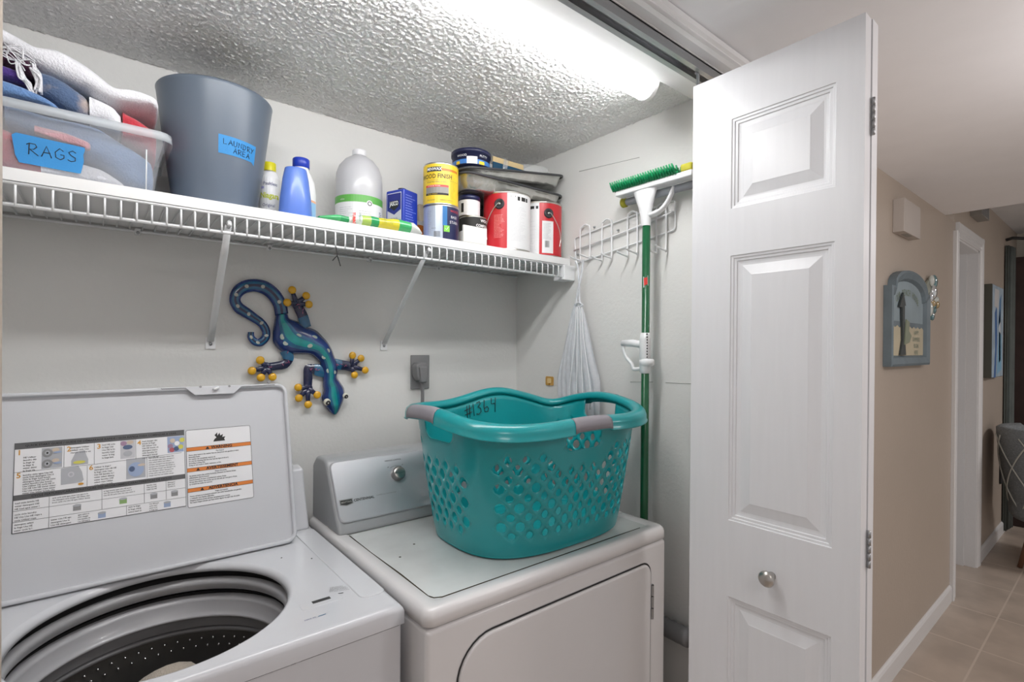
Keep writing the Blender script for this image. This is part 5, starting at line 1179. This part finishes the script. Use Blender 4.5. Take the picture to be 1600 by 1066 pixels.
for c in (0, .478, .75):
    q = MB(); i0 = int((c - .034) * NRIM); rows = []
    for i in range(i0, int((c + .034) * NRIM) + 2): rows.append([rimpt(i % NRIM, k) + (rimpt(i % NRIM, k) - Vector((BC.x, BC.y, rimz((i / NRIM) % 1) - .01))).normalized() * .0026 + Vector((0, 0, .0010)) for k in range(1, 8)])
    q.grid(rows, M_grip); q.build('grip', bk, solid=.0012, soff=0)
# number on the inside back wall
def TI(u, v, h=0):
    t = .25 - u / 1.85; f = .93 + v / .3; a = wallpt(t, f); b = wallpt(t, f, -.01); return a + (b - a).normalized() * (.0022 + h)
q = MB(); handwrite(q, '#1364', TI, -.088, -.022, .034, .0011, M_black, .0006); q.build('handwritten_number', bk)

# ---------------------------------------------------------------- hallway things
TH = lambda u, v, h=0: Vector((u, YH - h, v))
def hp(x, y): p = at(x, y, 1, YH); return p.x, p.z
x0, zt_ = hp(1396, 327); x1, zb2 = hp(1428, 377)
q = MB(); q.box(x0 - .01, x0 + .24, YH - .040, YH - .0005, 1.905, 2.045, mat('chime_beige', (.52, .47, .43), .5)); q.box(x0 + .06, x0 + .14, YH - .034, YH - .012, 1.9035, 1.906, M_gray)
q.build('door_chime', label='beige box door chime high on the hallway wall', cat='door chime', bevel=.003)
# arched sign
M_fr = mat('frame_blue_gray', (.17, .22, .25), .5, var=.2); M_pic = mat('sign_blue', (.30, .38, .42), .5, var=.12); M_sand = mat('sign_cream', (.55, .49, .35), .6, var=.1); M_dkg = mat('sign_dark', (.05, .06, .06), .6)
fx0, fz0 = 2.50, 1.338; fx1 = 3.095; ft = 1.755; sh = 1.672
def arch(i):
    P = [(fx0 + i, fz0 + i), (fx1 - i, fz0 + i), (fx1 - i, sh - i), (fx1 - .05 - i * .3, sh - i)]
    cx_ = (fx0 + fx1) / 2; R0 = (fx1 - fx0) / 2 - .05 - i * .3
    for k in range(1, 12):
        a = PI * k / 12; P.append((cx_ + R0 * math.cos(a), sh - i + (ft - sh) * math.sin(a) ** .8 + .0))
    P += [(fx0 + .05 + i * .3, sh - i), (fx0 + i, sh - i)]; return P
g = thing('framed_sign', ((fx0 + fx1) / 2, YH, fz0), 'arched blue-grey framed sign with a lighthouse picture on the hallway wall', 'sign')
A, B = arch(0), arch(.045); q = MB(); rws = [[TH(u, v, .0005) for u, v in A], [TH(u, v, .030) for u, v in A], [TH(u, v, .034) for u, v in arch(.01)], [TH(u, v, .026) for u, v in arch(.035)], [TH(u, v, .012) for u, v in B]]
q.grid(rws, M_fr, False, True); q.build('frame', g)
q = MB(); q.prism(B, TH, .004, .012, M_pic); q.build('picture', g)
q = MB(); n_ = 16; P = [(fx0 + .045, fz0 + .045), (fx1 - .045, fz0 + .045)] + [(fx1 - .045 - (fx1 - fx0 - .09) * k / n_, fz0 + .165 + (.010 if k % 2 else 0)) for k in range(n_ + 1)]
q.prism(P, TH, .0122, .014, M_sand); q.patch(TH, fx0 + .045, fx1 - .045, fz0 + .170, fz0 + .192, M_fr, .0135)
q.prism([(2.66, 1.385), (2.74, 1.385), (2.72, 1.47), (2.76, 1.49), (2.715, 1.50), (2.715, 1.60), (2.73, 1.60), (2.695, 1.655), (2.64, 1.59), (2.68, 1.59), (2.69, 1.45)], TH, .0145, .022, M_dkg)
q.prism([(2.70, 1.43), (2.77, 1.44), (2.80, 1.47), (2.76, 1.49), (2.77, 1.53), (2.72, 1.54)], TH, .0225, .027, mat('sign_gray_green', (.25, .28, .20), .6)); q.build('lighthouse_relief', g)
q = MB()
for k, ch in enumerate('OUR BEACH HOUSE'):
    a = PI * (.80 - .60 * k / 14); q.text(ch, .040, mat('sign_letter', (.22, .28, .22), .6), TH, (fx0 + fx1) / 2 + .20 * math.cos(a), 1.575 + .085 * math.sin(a), .0128, 'CENTER', bold=.001)
for k, t in enumerate(('HAPPY', 'SUMMERS', 'BEGIN', 'HERE')): q.text(t, .028, MATS['sign_letter'], TH, 2.93, 1.485 - k * .030, .0145, 'CENTER')
q.build('sign_lettering', g)
# shell ornament
g = thing('shell_ornament', (3.26, YH, 1.58), 'oval glass and shell ornament on the hallway wall right of the arched sign', 'ornament')
q = MB(); SC = at(1450, 468, 1, YH); q.prism([(SC.x + .115 * math.cos(a), SC.z + .10 * math.sin(a)) for a in [2 * PI * i / 24 for i in range(24)]], TH, .0005, .014, mat('ornament_back', (.32, .34, .28), .4)); q.build('backing', g, bevel=.004)
SC = at(1450, 468, 1, YH); rd = random.Random(5); shm = [mat('shell_pale', (.62, .66, .62), .12, coat=1), mat('shell_teal', (.10, .22, .24), .12, coat=1), mat('shell_amber', (.45, .32, .14), .15, coat=1), mat('shell_mirror', (.75, .78, .80), .08, .8)]
for k in range(16):
    a = rd.uniform(0, 2 * PI); r_ = rd.uniform(.02, .095); q = MB(); q.sphere((SC.x + 1.0 * r_ * math.cos(a), YH - .018, SC.z + r_ * math.sin(a)), rd.uniform(.018, .032), shm[k % 4], 12, 8, (1, .5, rd.uniform(.6, 1.3))); q.build('shell', g)
# canvas
(cx0, cz1), (cx1, _), (_, cz0) = hp(1536, 444), hp(1561, 455), hp(1533, 588)
g = thing('canvas_painting', ((cx0 + cx1) / 2, YH, cz0), 'blue and white abstract canvas with a dark olive edge beyond the doorway', 'painting')
q = MB(); q.box(4.62, 5.06, YH - .043, YH - .0005, 1.225, 1.855, mat('canvas_edge', (.09, .095, .08), .7)); q.build('canvas', g, bevel=.003)
q = MB(); TC2 = lambda u, v, h=0: Vector((4.62 + u * .76, YH - .0435 - h, 1.225 + v * .975)); q.patch(TC2, .004, .576, .004, .643, mat('paint_pale', (.48, .60, .70), .5, var=.3), .0005)
for P, m_ in (([(.1, .0), (.2, .0), (.26, .3), (.22, .5), (.12, .45), (.16, .2)], (.08, .17, .38)), ([(.3, .35), (.42, .4), (.46, .6), (.36, .55)], (.12, .24, .42)), ([(.25, .02), (.5, .05), (.48, .3), (.34, .33)], (.25, .48, .66)), ([(.1, .5), (.3, .48), (.34, .62), (.12, .62)], (.62, .62, .62)), ([(.36, .1), (.44, .12), (.40, .5), (.34, .42)], (.70, .72, .74))):
    q.prism([(a, b) for a, b in P], TC2, .0006, .0009, mat('paint_%d' % len(MATS), m_, .5))
q.build('painted_surface', g)
q = MB(); q.box(4.16, 4.40, YH - .055, YH - .0005, 2.235, 2.345, mat('vent_gray', (.33, .32, .30), .5))
for k in range(5): q.box(4.17 + .045 * k, 4.19 + .045 * k, YH - .058, YH - .054, 2.24, 2.34, M_pg)
q.build('wall_vent', label='small grey vent box above the white door casing in the hallway', cat='vent')
# tall dark cabinet, curtain, chair beyond
M_cab = mat('cabinet_dark', (.045, .022, .018), .5, var=.3)
g = thing('tall_cabinet', (5.85, .0, 0), 'tall dark brown cabinet by the far wall of the next room', 'cabinet')
q = MB(); q.box(5.72, 6.045, -1.0, .645, .004, 2.16, M_cab); q.build('carcass', g, bevel=.004)
for y0_ in (-.99, -.17): q = MB(); q.box(5.705, 5.7195, y0_, y0_ + .81, .08, 2.12, M_cab); q.build('cabinet_door', g, bevel=.003)
M_cur = mat('curtain_gray_green', (.14, .16, .15), .9, var=.2)
g = thing('curtain', (5.66, .60, 2.2), 'dark grey-green curtain hanging in the far corner beside the dark cabinet', 'curtain')
rows = [[Vector((5.42 + .16 * (i / 24) + .01 * math.sin(i * 1.9), .648 - .022 * (i / 24) + .008 * math.cos(i * 1.7), z_)) for i in range(25)] for z_ in (.02, .6, 1.2, 1.8, 2.22)]
q = MB(); q.grid(rows, M_cur); q.build('fabric', g, solid=.003)
q = MB(); q.tube([(5.48, YH - .002, 2.27), (5.48, YH - .04, 2.28), (5.50, YH - .10, 2.27)], .012, M_dark, 8); q.build('rod_bracket', g)
M_chair = mat('chair_fabric', (.27, .29, .30), .9, bump=.5, bscale=90, var=.4, vscale=70, stretch=(1, 1, 5)); M_cl = mat('chair_line', (.55, .55, .50), .9); M_wood = mat('chair_wood', (.16, .075, .04), .45)
CHC = Vector((4.85, .275, 0))
g = thing('dining_chair', CHC, 'grey patterned upholstered barrel chair with wooden legs in the next room', 'chair')
def shell(a, z_, o=0):
    f = (z_ - .36) / .48; r_ = .265 + .085 * min(1, max(0, f)) ** .7 + o; return Vector((CHC.x + r_ * math.cos(a), CHC.y + r_ * math.sin(a), z_))
A_ = [math.radians(50 + 230 * i / 36) for i in range(37)]
zt2 = .885; rows = [[shell(a, .34 + (zt2 - .34) * k / 8) for a in A_] for k in range(9)] + [[shell(a, zt2 + .015, -.02) for a in A_]] + [[shell(a, zt2 - .01, -.065) for a in A_]] + [[shell(a, .45, -.075) for a in A_]]
q = MB(); q.grid(rows, M_chair, True); q.build('backrest', g, solid=.012)
q = MB()
for k in range(-2, 7):
    for sg in (1, -1):
        pts = [shell(math.radians(60 + 36 * k + sg * 60 * f), .345 + .50 * f, .005) for f in [i / 14 for i in range(15)] if 50 <= 60 + 36 * k + sg * 60 * f <= 280]
        if len(pts) > 2: q.tube(pts, .0045, M_cl, 5)
q.build('woven_lines', g)
q = MB(); q.lathe([(0, .30), (.27, .30), (.285, .33), (.285, .44), (.26, .475), (0, .485)], (CHC.x, CHC.y, 0), M_chair, 36); q.build('seat', g)
for a in (45, 135, 225, 315):
    q = MB(); d = Vector((math.cos(math.radians(a)), math.sin(math.radians(a)), 0)); q.tube([CHC + d * .20 + Vector((0, 0, .31)), CHC + d * .29 + Vector((0, 0, .003))], [.024, .013], M_wood, 12); q.build('leg', g)
q = MB(); q.box(5.30, 5.40, YH - .014, YH - .0005, .40, .54, M_dark); q.build('wall_socket', label='small dark socket low on the wall behind the patterned chair', cat='socket', bevel=.003)
